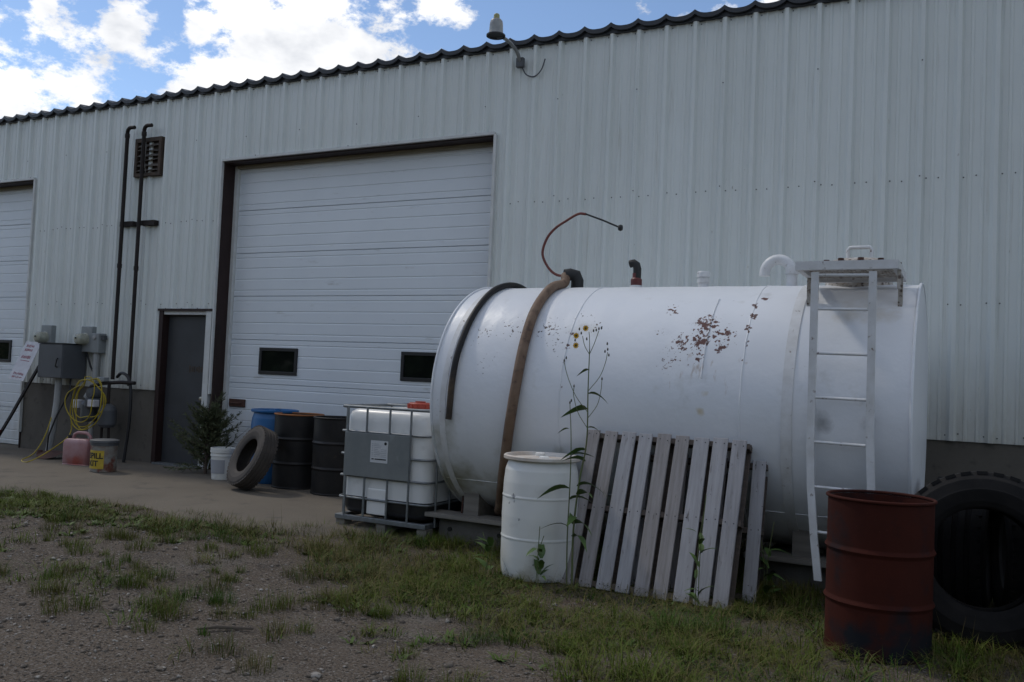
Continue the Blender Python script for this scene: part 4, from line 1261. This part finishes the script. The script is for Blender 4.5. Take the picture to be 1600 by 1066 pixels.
# ------------------------------------------------------------------ pallets
def pallet(loc, lean, rotz, w, h, n, bw, label, seed):
    """leaning pallet: local x along its width, z up its boards, front at y = 0, body behind"""
    rr = random.Random(seed)
    t = thing('wooden_pallet', label, 'pallet', loc, (-lean, 0, rotz), 'weathered pallets leaning on the tank')
    pitch = (w - bw) / (n - 1)
    nl = MB()
    for i in range(n):
        x = i * pitch + rr.uniform(-0.006, 0.006)
        z1 = h + rr.uniform(-0.008, 0.008)
        ww = bw + rr.uniform(-0.008, 0.006)
        skew = rr.uniform(-0.008, 0.008)
        mb = MB()
        vs = []
        for y in (0.0, 0.018):
            vs += [(x, y, rr.uniform(0, 0.008)), (x + ww, y, rr.uniform(0, 0.008)), (x + ww + skew, y, z1), (x + skew, y, z1 + rr.uniform(-0.004, 0.004))]
        mb.add(vs, [(0, 1, 2, 3), (7, 6, 5, 4), (0, 4, 5, 1), (1, 5, 6, 2), (2, 6, 7, 3), (3, 7, 4, 0)])
        b = mb.build('deck_board', M['pal'][rr.randrange(3)], t, bevel=0.003)
        for zc in (0.035, h * 0.5, h - 0.035):
            for xx in (0.022, ww - 0.022):
                nl.lathe([(0.0045, -0.002), (0.0045, 0.004)], (x + xx + rr.uniform(-.004, .004) + skew * zc / h, 0, zc + rr.uniform(-.01, .01)), 6, 'Y')
    nh = nl.build('nail_heads', M['ink'], t)
    nh['kind'] = 'stuff'
    for z in (0.02, h * 0.5 - 0.02, h - 0.058):
        MB().box(-0.004, w + 0.008, 0.0185, 0.108, z, z + 0.04).build('stringer', M['pal_dark'], t, bevel=0.003)
    for i in range(5):
        x = i * (w - bw) / 4
        MB().box(x, x + bw, 0.1085, 0.124, 0.0, h).build('bottom_board', M['pal_dark'], t, bevel=0.002)
    return t


pallet((6.575, -2.925, -0.01), R(20), R(-1.0), 1.235, 1.18, 9, 0.108, 'front weathered grey pallet of nine slats leaning on the tank', 3)
pallet((6.86, -2.685, -0.005), R(14), R(0), 1.06, 0.99, 8, 0.09, 'second pallet peeking out behind the front pallet', 5)

# ------------------------------------------------------------------ small things by the wall on the left
jc = thing('jerry_can', 'pink-stained white jerry can on the concrete beside the spill pail', 'jerry can', (-1.52, -0.80, ZA), (0, 0, R(12)))
mb = MB()
rows = []
lev = [(0.0, 0.0), (0.006, 0.012), (0.0, 0.03), (0.0, 0.29), (0.012, 0.33), (0.03, 0.345)]


def rr2(x0, x1, y0, y1, r, n=4):
    return rrect(x0, x1, y0, y1, r, n)


vs, fs = [], []
for ins, z in lev:
    lp_ = rr2(-0.20 + ins, 0.20 - ins, -0.11 + ins, 0.11 - ins, 0.035)
    n_ = len(lp_)
    vs += [(x, y, z) for x, y in lp_]
for i in range(len(lev) - 1):
    for j in range(n_):
        fs.append((i * n_ + j, i * n_ + (j + 1) % n_, (i + 1) * n_ + (j + 1) % n_, (i + 1) * n_ + j))
fs += [tuple(range(n_ - 1, -1, -1)), tuple(range((len(lev) - 1) * n_, len(lev) * n_))]
MB().add(vs, fs).build('can_body', M['jerry'], jc, smooth=40)
MB().tube([(-0.12, 0, 0.33), (-0.10, 0, 0.40), (-0.05, 0, 0.425), (0.09, 0, 0.425), (0.15, 0, 0.39), (0.17, 0, 0.33)], 0.022, 10).build('handle', M['jerry'], jc, smooth=50)
MB().lathe([(0.035, 0.33), (0.035, 0.385), (0.0, 0.386)], (-0.165, 0, 0), 16, 'Z', False, False).build('cap', M['ink'], jc, smooth=40)

sp_ = thing('spill_pail', 'dented pail with a yellow SPILL KIT label and dark lid', 'pail', (-0.66, -1.10, ZA), (0, 0, R(24)))
PR = 0.158
MB().lathe([(PR - 0.008, 0.0), (PR, 0.006), (PR, 0.20), (PR + 0.004, 0.205), (PR, 0.21), (PR, 0.34)], (0, 0, 0), 40, 'Z', True, True).build('pail_body', M['pail_grey'], sp_, smooth=35)
MB().lathe([(PR + 0.008, 0.335), (PR + 0.010, 0.365), (PR + 0.02, 0.37), (PR + 0.02, 0.40), (PR - 0.02, 0.41), (0.0, 0.412)], (0, 0, 0), 40, 'Z', True, False).build('lid', M['greybox'], sp_, smooth=35)
rows = []
A0, A1 = -150, -62
for s in range(17):
    a = R(A0 + (A1 - A0) * s / 16)
    rows.append([((PR + 0.0025) * math.cos(a), (PR + 0.0025) * math.sin(a), z) for z in (0.045, 0.275)])
MB().grid(rows).build('pail_label', M['yellow_label'], sp_)


def wrap_text(txt, size, zc, a_mid, rad, material, parent, name):
    cu = bpy.data.curves.new(name, 'FONT')
    cu.body = txt
    cu.size = size
    cu.align_x = 'CENTER'
    cu.align_y = 'CENTER'
    cu.offset = 0.0025
    cu.resolution_u = 3
    ob = bpy.data.objects.new(name, cu)
    COL.objects.link(ob)
    me = bpy.data.meshes.new_from_object(ob.evaluated_get(bpy.context.evaluated_depsgraph_get()))
    bpy.data.objects.remove(ob)
    bm = bmesh.new()
    bm.from_mesh(me)
    bmesh.ops.triangulate(bm, faces=bm.faces)
    bmesh.ops.subdivide_edges(bm, edges=[e for e in bm.edges if e.calc_length() > 0.02], cuts=2)
    for v_ in bm.verts:
        a = R(a_mid) + v_.co.x / rad
        v_.co = Vector((rad * math.cos(a), rad * math.sin(a), zc + v_.co.y))
    bm.to_mesh(me)
    bm.free()
    me.materials.append(material)
    o = bpy.data.objects.new(name, me)
    COL.objects.link(o)
    o.parent = parent
    return o


bpy.context.view_layer.update()
wrap_text('SPILL', 0.098, 0.205, -104, PR + 0.006, M['ink'], sp_, 'lettering')
wrap_text('KIT', 0.098, 0.110, -112, PR + 0.006, M['ink'], sp_, 'lettering')

rb = thing('shovel_blade', 'dark rust-red shovel blade lying at the conduit foot', 'shovel', (-2.35, -0.62, ZA), (0, 0, R(8)))
rows = []
for i in range(9):
    x = -0.18 + 0.36 * i / 8
    w_ = 0.16 * math.sqrt(max(0.05, 1 - (x / 0.20) ** 2 * 0.8))
    rows.append([(x, -w_, 0.008 + 0.05 * (x / 0.2) ** 2), (x, -w_ * 0.3, 0.06 + 0.03 * math.cos(x * 6)), (x, w_ * 0.4, 0.09), (x, w_, 0.10)])
MB().grid(rows).build('blade', M['rust_brown'], rb, smooth=60)
MB().lathe([(0.035, 0.0), (0.045, 0.06), (0.035, 0.11)], (-0.20, -0.02, 0.0), 14).build('socket', M['rust_brown'], rb, smooth=50)

# sign on a leaning post at the far left
sg = thing('leaning_sign', 'small white sign with faded red print on a leaning post', 'sign', (-4.02, -0.42, ZA))
m = Matrix.Translation((0.665, -0.01, 1.36)) @ Euler((R(-22), R(5), R(6))).to_matrix().to_4x4()
sgp = MB().box(-0.155, 0.155, -0.006, 0.0, -0.31, 0.31, m).build('sign_panel', M['sign_white'], sg)
mb = MB()
rs_ = random.Random(4)
for zz, hgt, cnt in ((0.24, 0.05, 6), (0.175, 0.05, 5), (0.06, 0.055, 7), (-0.21, 0.045, 8), (-0.265, 0.03, 8)):
    x = -0.10
    for i in range(cnt):
        w_ = rs_.uniform(0.012, 0.026)
        mb.box(x, x + w_, -0.0085, -0.0065, zz - hgt / 2 + rs_.uniform(0, 0.012), zz + hgt / 2 - rs_.uniform(0, 0.012), m)
        x += w_ + rs_.uniform(0.006, 0.012)
mb.box(-0.09, 0.09, -0.0085, -0.0065, -0.005, 0.008, m)
mb.lathe([(0.0, -0.055), (0.028, -0.03), (0.022, 0.01), (0.034, 0.03), (0.015, 0.06), (0.0, 0.065)], (0.0, -0.0075, -0.10), 4, 'Z', False, False, m @ Matrix.Scale(0.05, 4, (0, 1, 0)))
mb.build('faded_print', M['ink_red'], sgp)
railpath([(0.0, -0.02, 0.0), (0.25, 0.09, 0.50), (0.50, 0.19, 1.02), (0.78, 0.31, 1.60)], 0.05, 0.03).build('post', M['blackpipe'], sg)
railpath([(-0.012, -0.045, 0.0), (0.04, -0.02, 0.12), (0.135, 0.015, 0.30)], 0.056, 0.03).build('post_foot', M['red_pipe'], sg)

# fallen twig on the gravel
tw = MB().tube([(5.44, -5.28, 0.012), (5.52, -5.21, 0.022), (5.60, -5.15, 0.015), (5.70, -5.12, 0.02)], [0.006, 0.011, 0.010, 0.006], 6).build('twig', M['twig'], smooth=60)
tag(tw, 'short dark twig lying on the bare gravel', 'twig')


# ------------------------------------------------------------------ plants that stand out
def leaf_mesh(L, W, droop, seed=0):
    rr = random.Random(seed)
    mb = MB()
    rows = []
    n = 6
    for i in range(n + 1):
        t = i / n
        w = W * math.sin(math.pi * min(1, 0.06 + t * 0.94)) ** 0.8 * (1 - 0.35 * t) * (1 + 0.15 * rr.uniform(-1, 1))
        x = L * t
        z = -droop * t * t + 0.25 * L * t * (1 - t)
        rows.append([(x, -w, z + 0.25 * w), (x, 0, z), (x, w, z + 0.25 * w)])
    return mb.grid(rows)


def tall_weed():
    t = thing('flowering_weed', 'tall thin weed with yellow flowers between drum and pallet', 'weed', (6.70, -3.04, 0.0))
    s1 = [(0.02, 0, 0), (0.015, 0, 0.4), (0.045, 0, 0.75), (0.09, 0, 1.04), (0.085, 0, 1.4), (0.085, 0, 1.70)]
    s2 = [(-0.02, 0, 0), (-0.03, 0, 0.35), (-0.025, 0, 0.75), (-0.035, 0.01, 1.05), (-0.055, 0.01, 1.30)]
    MB().tube(smooth_path(s1, 4), [0.009 - 0.0055 * i / 20 for i in range(21)], 6).build('stem', M['stem'], t, smooth=60)
    MB().tube(smooth_path(s2, 4), [0.006 - 0.003 * i / 16 for i in range(17)], 6).build('stem', M['stem'], t, smooth=60)
    br = [[(0.087, 0, 1.25), (0.00, -.02, 1.36), (-0.07, -.02, 1.50), (-0.10, -.02, 1.60)], [(0.087, 0, 1.14), (0.02, -.01, 1.24), (-0.02, -.01, 1.36), (-0.02, -.01, 1.42)],
          [(0.087, 0, 1.40), (0.16, .02, 1.50), (0.20, .02, 1.60), (0.215, .02, 1.68)], [(0.087, 0, 1.20), (0.15, .02, 1.30), (0.175, .02, 1.40), (0.18, .02, 1.48)],
          [(0.085, 0, 1.66), (0.05, -.01, 1.72), (0.03, -.01, 1.79)], [(0.085, 0, 1.66), (0.12, 0, 1.74), (0.15, 0, 1.83)], [(0.085, 0, 1.70), (0.08, 0, 1.78), (0.075, 0, 1.82)]]
    for b in br:
        MB().tube(smooth_path(b, 4), 0.0026, 5).build('branch', M['stem'], t, smooth=60)
    rr = random.Random(2)
    lf = [(-0.03, 0.42, 190, .17, .030), (0.0, 0.45, -10, .20, .034), (-0.025, 0.62, 20, .15, .028), (-0.03, 0.70, 180, .20, .030), (0.03, 0.72, 5, .22, .036), (0.035, 0.66, -25, .20, .034),
          (0.0, 0.50, 300, .17, .036), (-0.035, 0.92, 40, .16, .028), (0.08, 0.90, 200, .14, .030), (0.09, 0.98, 170, .15, .022), (0.09, 1.14, 5, .15, .018), (0.09, 1.27, 160, .15, .030), (0.085, 1.38, 20, .14, .020), (-0.05, 1.12, 170, .08, .012), (0.085, 1.55, 150, .08, .012), (0.01, 0.36, 330, .20, .036)]
    for i, (x, z, az, L, w) in enumerate(lf):
        o = leaf_mesh(L * 1.0, w * 1.05, L * rr.uniform(0.5, 1.0), i).build('leaf', M['leaf'], t, smooth=80)
        o.location = (x, rr.uniform(-.01, .01), z)
        o.rotation_euler = (rr.uniform(0.2, 0.9) * (1 if 90 < az % 360 < 270 else -1), R(rr.uniform(-35, -5)), R(az))
    for (x, y, z) in ((-0.012, -0.02, 1.72), (-0.012, -0.02, 1.79), (0.055, -0.01, 1.845)):
        fl = MB()
        for j in range(11):
            a = 2 * math.pi * j / 11
            c, s = math.cos(a), math.sin(a)
            c2, s2_ = math.cos(a + 0.56), math.sin(a + 0.56)
            fl.add([(x, y - 0.004, z), (x + 0.017 * c, y - 0.008, z + 0.017 * s), (x + 0.026 * math.cos(a + .28), y - 0.004, z + 0.026 * math.sin(a + .28)), (x + 0.017 * c2, y - 0.008, z + 0.017 * s2_)], [(0, 1, 2, 3)])
        f = fl.build('flower', M['petal'], t)
        MB().lathe([(0.0, -0.010), (0.007, -0.008), (0.006, 0.008), (0.0, 0.012)], (x, y, z), 8, 'Y', False, False).build('flower_centre', M['bud'], f, smooth=60)
    buds = [(-0.10, -.02, 1.61), (-0.085, -.02, 1.63), (-0.02, -.01, 1.43), (0.215, .02, 1.70), (0.195, .02, 1.685), (0.225, .02, 1.66), (0.18, .02, 1.49), (0.15, 0, 1.845), (0.13, 0, 1.835), (0.17, 0, 1.85), (0.11, 0, 1.83), (0.02, -.01, 1.81), (-0.03, 0, 1.76), (0.06, 0, 1.77), (-0.055, .01, 1.31), (-0.045, .01, 1.325), (0.21, .02, 1.74), (0.0, 0, 1.84)]
    for (x, y, z) in buds:
        MB().lathe([(0.0, -0.012), (0.006, -0.006), (0.005, 0.006), (0.0, 0.013)], (x, y, z), 7, 'Z', False, False).build('bud', M['bud'], t, smooth=60)


tall_weed()


def small_weed(loc, label, h, seed, n=7, spread=0.12):
    rr = random.Random(seed)
    t = thing('weed', label, 'weed', loc)
    for k_ in range(2):
        dx = rr.uniform(-0.03, 0.03)
        path = [(dx, 0, 0), (dx + rr.uniform(-.02, .02), 0, h * 0.5), (dx + rr.uniform(-.05, .05), 0, h * (1 - 0.15 * k_))]
        MB().tube(smooth_path(path, 4), 0.003, 5).build('stem', M['stem'], t, smooth=60)
    for i in range(n):
        L = rr.uniform(0.6, 1.2) * spread
        o = leaf_mesh(L, L * 0.2, L * rr.uniform(0.1, 0.7), i + seed).build('leaf', M['leaf'], t, smooth=80)
        o.location = (rr.uniform(-.02, .02), 0, h * rr.uniform(0.02, 0.75))
        o.rotation_euler = (0, R(rr.uniform(-60, -10)), R(rr.uniform(0, 360)))


small_weed((6.50, -3.13, 0), 'small leafy weed at the foot of the white drum', 0.42, 21, 9, 0.14)
small_weed((7.62, -3.03, 0), 'weed growing up through the gaps of the front pallet', 0.75, 33, 12, 0.12)
small_weed((7.98, -2.55, 0), 'weed sprouting beside the right edge of the pallets', 0.55, 44, 11, 0.15)
small_weed((6.02, -3.00, 0), 'grassy weed left of the white drum', 0.30, 55, 9, 0.16)


def evergreen():
    t = thing('evergreen_sapling', 'bushy young evergreen standing by the steel door', 'tree', (0.36, -0.36, ZA))
    MB().tube([(0, 0, 0), (0.01, 0, 0.35), (-0.01, 0, 0.75), (0.05, 0, 1.12)], [0.022, 0.018, 0.012, 0.004], 8).build('trunk', M['bark'], t, smooth=60)
    rr = np.random.default_rng(5)
    V, F = [], []
    bV = MB()
    boughs = []
    for i in range(95):
        z = rr.uniform(0.08, 1.0)
        a = rr.uniform(0, 2 * math.pi)
        L = (0.66 - 0.46 * z) * rr.uniform(0.5, 1.25)
        boughs.append((z, a, L, rr.uniform(0.35, 1.0)))
    boughs += [(0.42, R(185), 0.78, 0.50), (0.36, R(188), 0.70, 0.45), (0.50, R(-5), 0.72, 0.75), (0.45, R(2), 0.66, 0.60), (0.3, R(175), 0.65, 0.4), (0.55, R(10), 0.5, 1.0),
               (0.7, R(100), 0.45, 1.8), (0.8, R(45), 0.45, 1.9), (0.65, R(200), 0.5, 1.1), (0.85, R(20), 0.42, 2.2), (0.75, R(0), 0.46, 1.6), (0.10, R(200), 0.45, 0.05), (0.08, R(230), 0.5, 0.0)]
    for (z, a, L, up) in boughs:
        d = np.array([math.cos(a), math.sin(a) * 0.62, up])
        d /= np.linalg.norm(d)
        base = np.array([0.01, 0, z * 0.8])
        bV.tube([tuple(base), tuple(base + d * L)], [0.005, 0.0015], 4)
        for s in range(int(30 + 75 * L)):
            u = rr.uniform(0.10, 1.0)
            p = base + d * L * u
            sd_ = d * 0.9 + rr.normal(0, 0.5, 3)
            sd_ /= np.linalg.norm(sd_)
            l = 0.105 * (1.15 - 0.65 * u) * rr.uniform(0.5, 1.3)
            w = np.cross(sd_, rr.normal(0, 1, 3))
            w /= np.linalg.norm(w) + 1e-6
            w *= 0.0052
            k0 = len(V)
            V += [p - w * 0.6, p + sd_ * l * 0.45 - w, p + sd_ * l, p + sd_ * l * 0.45 + w, p + w * 0.6]
            F += [(k0, k0 + 1, k0 + 2, k0 + 3, k0 + 4)]
    V = [(v_[0], v_[1] if v_[1] < 0.33 else 0.33, max(v_[2], 0.004)) for v_ in V]
    bV.build('branches', M['bark'], t)
    MB().add(V, F).build('crown', M['needle'], t)
    return t


evergreen()


# ------------------------------------------------------------------ grass, weeds and stones (uncountable)
def mesh_from_arrays(name, V, F, material, kind='stuff', label=None):
    me = bpy.data.meshes.new(name)
    V = np.asarray(V, np.float32).reshape(-1, 3)
    F = np.asarray(F, np.int32).reshape(-1, 3)
    me.vertices.add(len(V))
    me.vertices.foreach_set('co', V.ravel())
    me.loops.add(len(F) * 3)
    me.loops.foreach_set('vertex_index', F.ravel())
    me.polygons.add(len(F))
    me.polygons.foreach_set('loop_start', np.arange(0, len(F) * 3, 3, dtype=np.int32))
    me.update(calc_edges=True)
    me.validate()
    me.materials.append(material)
    o = bpy.data.objects.new(name, me)
    COL.objects.link(o)
    return tag(o, label, None, None, kind)


def blades(bx, by, h, w, lean, az, bz=None):
    """arrays of blade bases -> verts, tris (5 verts, 3 tris per blade)"""
    n = len(bx)
    bz = ground_z(bx, by) if bz is None else bz
    ca, sa = np.cos(az), np.sin(az)
    px, py = -sa, ca
    V = np.zeros((n, 5, 3))
    for k_, (u, ws) in enumerate(((0, 1), (0, -1), (0.5, 0.85), (0.5, -0.85), (1, 0))):
        off = lean * h * (u ** 1.7)
        V[:, k_, 0] = bx + ca * off + px * w * ws * 0.5
        V[:, k_, 1] = by + sa * off + py * w * ws * 0.5
        V[:, k_, 2] = bz - 0.004 + h * (u - 0.35 * np.minimum(lean, 1.6) * u * u * 0.8)
    base = (np.arange(n) * 5)[:, None, None]
    F = base + np.array([[0, 1, 2], [1, 3, 2], [2, 3, 4]])[None]
    return V.reshape(-1, 3), F.reshape(-1, 3)


def dense_edge(x):
    """yard-side limit (y) of the dense grass"""
    return np.interp(x, [3.2, 3.9, 4.35, 5.2, 6.1, 6.8, 7.4, 8.4, 9.5, 12], [-2.9, -3.15, -3.35, -3.85, -4.30, -4.52, -4.75, -5.1, -5.3, -5.6])


def density(x, y):
    e = dense_edge(x) + (hnoise(x, y, 2.2, 3) - 0.5) * 0.7
    d = np.zeros_like(x)
    back = np.where(x < 4.9, -2.35, -0.3)
    inside = (y > e) & (y < back) & (x > 3.7)
    n1 = hnoise(x, y, 1.7, 4) * 0.6 + hnoise(x, y, 4.5, 5) * 0.4
    d = np.where(inside, np.clip(0.45 + 2.2 * (n1 - 0.40), 0.05, 1), d)
    shade = inside & (y > -2.2)
    d = np.where(shade, d * 0.5, d)
    # strip along the apron edge
    strip_in = (x < 4.6) & (x > -9) & (y < -2.60) & (y > -3.45 - 0.25 * np.sin(x * 1.1))
    d = np.maximum(d, np.where(strip_in, np.clip(2.0 * (n1 - 0.28), 0, 0.9), 0))
    # scattered tufts on the gravel
    n2 = hnoise(x, y, 2.3, 8) * 0.55 + hnoise(x, y, 6.0, 9) * 0.45
    far = np.clip((y + 5.9) / 2.2, 0.02, 1)
    out = (~inside) & (y < -2.7) & (y > -6.5) & (x < 7.8)
    d = np.maximum(d, np.where(out, np.clip(3.0 * (n2 - 0.52), 0, 0.6) * far, 0))
    # keep away from the drum, container feet
    return d


def scatter(n, x0, x1, y0, y1, power=1.0):
    x = rng.uniform(x0, x1, n)
    y = rng.uniform(y0, y1, n)
    return x, y


# tufts
tx, ty = scatter(34000, -6, 12, -6.5, -0.3)
keep = rng.uniform(0, 1, len(tx)) < density(tx, ty)
tx, ty = tx[keep], ty[keep]
VV, FF, VD, FD = [], [], [], []
nb = rng.integers(7, 17, len(tx))
rep = np.repeat(np.arange(len(tx)), nb)
dist = 0.012 + 0.05 * rng.uniform(0, 1, len(rep))
a_ = rng.uniform(0, 2 * np.pi, len(rep))
gx, gy = tx[rep] + dist * np.cos(a_), ty[rep] + dist * np.sin(a_)
inner = (gy > dense_edge(gx) + 0.1) & (gx > 3.8)
lowmow = np.where((gx > 6.4) & (gx < 8.4) & (gy > -3.55) & (gy < -2.7), 0.45, 1.0)
hh = lowmow * np.where(inner, rng.uniform(0.05, 0.15, len(rep)), rng.uniform(0.03, 0.11, len(rep))) * (0.35 + 0.75 * hnoise(gx, gy, 1.3, 6) + 0.65 * hnoise(gx, gy, 4.2, 16))
ww = rng.uniform(0.003, 0.0065, len(rep))
ln = rng.uniform(0.2, 1.7, len(rep))
az = a_ + rng.normal(0, 0.6, len(rep))
dry = rng.uniform(0, 1, len(rep)) < 0.12 + 0.55 * (hnoise(gx, gy, 0.9, 12) > 0.62)
# loose fuzzy tufts standing on the gravel
nt = 330
fx_, fy_ = rng.uniform(-2.5, 7.3, nt), -2.9 - 2.7 * rng.uniform(0, 1, nt) ** 1.25
ok = (fy_ < dense_edge(fx_) + 0.3) & (rng.uniform(0, 1, nt) < 0.35 + 0.8 * hnoise(fx_, fy_, 1.2, 31))
fx_, fy_ = fx_[ok], fy_[ok]
fr = rng.uniform(0.03, 0.12, len(fx_))
nbl = (fr * 1150).astype(int) + 14
rp = np.repeat(np.arange(len(fx_)), nbl)
aa = rng.uniform(0, 2 * np.pi, len(rp))
dd = fr[rp] * np.sqrt(rng.uniform(0, 1, len(rp)))
gx = np.concatenate([gx, fx_[rp] + dd * np.cos(aa)])
gy = np.concatenate([gy, fy_[rp] + dd * np.sin(aa)])
hh = np.concatenate([hh, (0.05 + fr[rp] * 0.95) * rng.uniform(0.45, 1.15, len(rp)) * (1 - 0.5 * (dd / fr[rp]) ** 2)])
ww = np.concatenate([ww, rng.uniform(0.0018, 0.004, len(rp))])
ln = np.concatenate([ln, rng.uniform(0.1, 0.8, len(rp))])
az = np.concatenate([az, aa + rng.normal(0, 0.7, len(rp))])
dry = np.concatenate([dry, rng.uniform(0, 1, len(rp)) < rng.choice([0.1, 0.35, 0.7], len(fx_))[rp]])
V, F = blades(gx[~dry], gy[~dry], hh[~dry], ww[~dry], ln[~dry], az[~dry])
mesh_from_arrays('grass', V, F, M['grass'], label='patchy green grass between the gravel and the tank')
# dry blades and straw lying flat
sx_, sy_ = scatter(22000, 4.2, 9.8, -4.7, -1.6)
k2 = rng.uniform(0, 1, len(sx_)) < 0.65 * density(sx_, sy_) + 0.12 * ((sy_ > -3.6) & (sy_ < -2.9))
sx_, sy_ = sx_[k2], sy_[k2]
V1, F1 = blades(gx[dry], gy[dry], hh[dry], ww[dry] * 0.8, ln[dry], az[dry])
V2, F2 = blades(sx_, sy_, rng.uniform(0.05, 0.16, len(sx_)), rng.uniform(0.002, 0.004, len(sx_)), rng.uniform(1.5, 2.6, len(sx_)), rng.uniform(0, 6.28, len(sx_)), ground_z(sx_, sy_) + 0.012)
mesh_from_arrays('dry_grass', np.concatenate([V1, V2]), np.concatenate([F1, F2 + len(V1)]), M['grass_dry'], label='dry straw-coloured grass blades among the green')

# seed stalks standing above the grass
kx, ky = scatter(900, 3.6, 9.4, -4.9, -2.5)
kk_ = rng.uniform(0, 1, len(kx)) < density(kx, ky) * 0.55
kx, ky = kx[kk_], ky[kk_]
V3, F3 = blades(kx, ky, rng.uniform(0.14, 0.32, len(kx)), rng.uniform(0.002, 0.0032, len(kx)), rng.uniform(0.05, 0.6, len(kx)), rng.uniform(0, 6.28, len(kx)))
mesh_from_arrays('seed_stalks', V3, F3, M['grass_dry'], label='thin dry seed stalks rising above the grass')

# low broad-leaved weeds
wx, wy = scatter(9000, -6, 10, -6.3, -1.8)
dk = density(wx, wy)
keep = rng.uniform(0, 1, len(wx)) < np.where((wy < dense_edge(wx)), dk * 1.0, dk * 0.30) * (hnoise(wx, wy, 1.1, 14) > 0.42)
wx, wy = wx[keep], wy[keep]
nb = rng.integers(6, 16, len(wx))
rep = np.repeat(np.arange(len(wx)), nb)
a_ = rng.uniform(0, 2 * np.pi, len(rep))
h_ = rng.uniform(0.015, 0.06, len(rep))
V, F = blades(wx[rep] + 0.03 * np.cos(a_) * rng.uniform(0, 1, len(rep)), wy[rep] + 0.03 * np.sin(a_) * rng.uniform(0, 1, len(rep)), h_, h_ * rng.uniform(0.25, 0.45, len(rep)), rng.uniform(0.8, 1.9, len(rep)), a_)
mesh_from_arrays('low_weeds', V, F, M['grass_weed'], label='low broad-leaved weeds dotted over the gravel')

# pebbles
ico = bmesh.new()
bmesh.ops.create_icosphere(ico, subdivisions=1, radius=1.0)
iv = np.array([v_.co[:] for v_ in ico.verts])
it = np.array([[v_.index for v_ in f.verts] for f in ico.faces])
ico.free()
npb = 42000
qx, qy = rng.uniform(-2, 10.5, npb), -2.7 - 5.6 * rng.uniform(0, 1, npb) ** 0.8
kp = (rng.uniform(0, 1, npb) < np.where(qy > dense_edge(qx), 0.18, 1.0) * (0.25 + 0.9 * hnoise(qx, qy, 1.6, 20)))
qx, qy = qx[kp], qy[kp]
n = len(qx)
sz = np.exp(rng.normal(-5.3, 0.58, n)).clip(0.0022, 0.030)
jit = 1 + rng.uniform(-0.28, 0.28, (n, len(iv), 1))
sc3 = np.stack([sz * rng.uniform(0.8, 1.5, n), sz * rng.uniform(0.8, 1.3, n), sz * rng.uniform(0.45, 0.8, n)], -1)[:, None, :]
P = iv[None] * jit * sc3
th = rng.uniform(0, 6.28, n)[:, None]
X = P[:, :, 0] * np.cos(th) - P[:, :, 1] * np.sin(th) + qx[:, None]
Y = P[:, :, 0] * np.sin(th) + P[:, :, 1] * np.cos(th) + qy[:, None]
Z = P[:, :, 2] + (ground_z(qx, qy) + sz * 0.22)[:, None]
V = np.stack([X, Y, Z], -1).reshape(-1, 3)
F = (np.arange(n) * len(iv))[:, None, None] + it[None]
mesh_from_arrays('gravel_stones', V, F.reshape(-1, 3), M['pebble'], label='loose grey-brown gravel stones on the dirt')

# dark line of trees across the yard, behind the camera: it is what the door windows mirror
TV, TF = [], []
tr = np.random.default_rng(8)
trunks = MB()
for i in range(32):
    cx = -104 + i * 5.0 + tr.uniform(-1.2, 1.2)
    cy = -38 + tr.uniform(-4, 4) + (2.0 if i > 9 else 0)
    ht = tr.uniform(7.5, 11.5)
    trunks.tube([(cx, cy, -0.1), (cx + 0.1, cy, ht * 0.4), (cx, cy + 0.1, ht * 0.8)], [0.22, 0.16, 0.05], 7)
    nl = 1300
    ph = tr.uniform(0, 2 * np.pi, nl)
    u = tr.uniform(-1, 1, nl)
    rr_ = tr.uniform(0.35, 1, nl) ** 0.5 * (1 + 0.25 * np.sin(3 * ph + i))
    q_ = np.sqrt(1 - u * u)
    c = np.stack([cx + 3.0 * rr_ * q_ * np.cos(ph), cy + 2.6 * rr_ * q_ * np.sin(ph), ht * 0.55 + ht * 0.46 * rr_ * u], -1)
    a = tr.normal(0, 1, (nl, 3))
    a /= np.linalg.norm(a, axis=1)[:, None]
    b = np.cross(a, tr.normal(0, 1, (nl, 3)))
    b /= np.linalg.norm(b, axis=1)[:, None]
    sz_ = tr.uniform(0.25, 0.5, nl)[:, None]
    low = np.arange(nl) < 380                       # undergrowth between the trunks
    c[low, 0] = cx + tr.uniform(-3.4, 3.4, low.sum())
    c[low, 1] = cy + tr.uniform(-1.5, 1.5, low.sum())
    c[low, 2] = tr.uniform(0.0, 1, low.sum()) ** 0.8 * 3.2
    k0 = sum(len(x) for x in TV)
    quad = np.stack([c - a * sz_, c + b * sz_ * 0.6, c + a * sz_, c - b * sz_ * 0.6], 1)
    TV.append(quad.reshape(-1, 3))
    ix = (np.arange(nl) * 4)[:, None, None] + np.array([[0, 1, 2], [0, 2, 3]])[None] + k0
    TF.append(ix.reshape(-1, 3))
k0 = sum(len(x) for x in TV)
TV.append(np.array(trunks.v))
TF.append(np.array([[f[0] + k0, f[j] + k0, f[j + 1] + k0] for f in trunks.f for j in range(1, len(f) - 1)]))
mesh_from_arrays('tree_line', np.concatenate(TV), np.concatenate(TF), M['leaf'], label='dark line of trees across the yard')
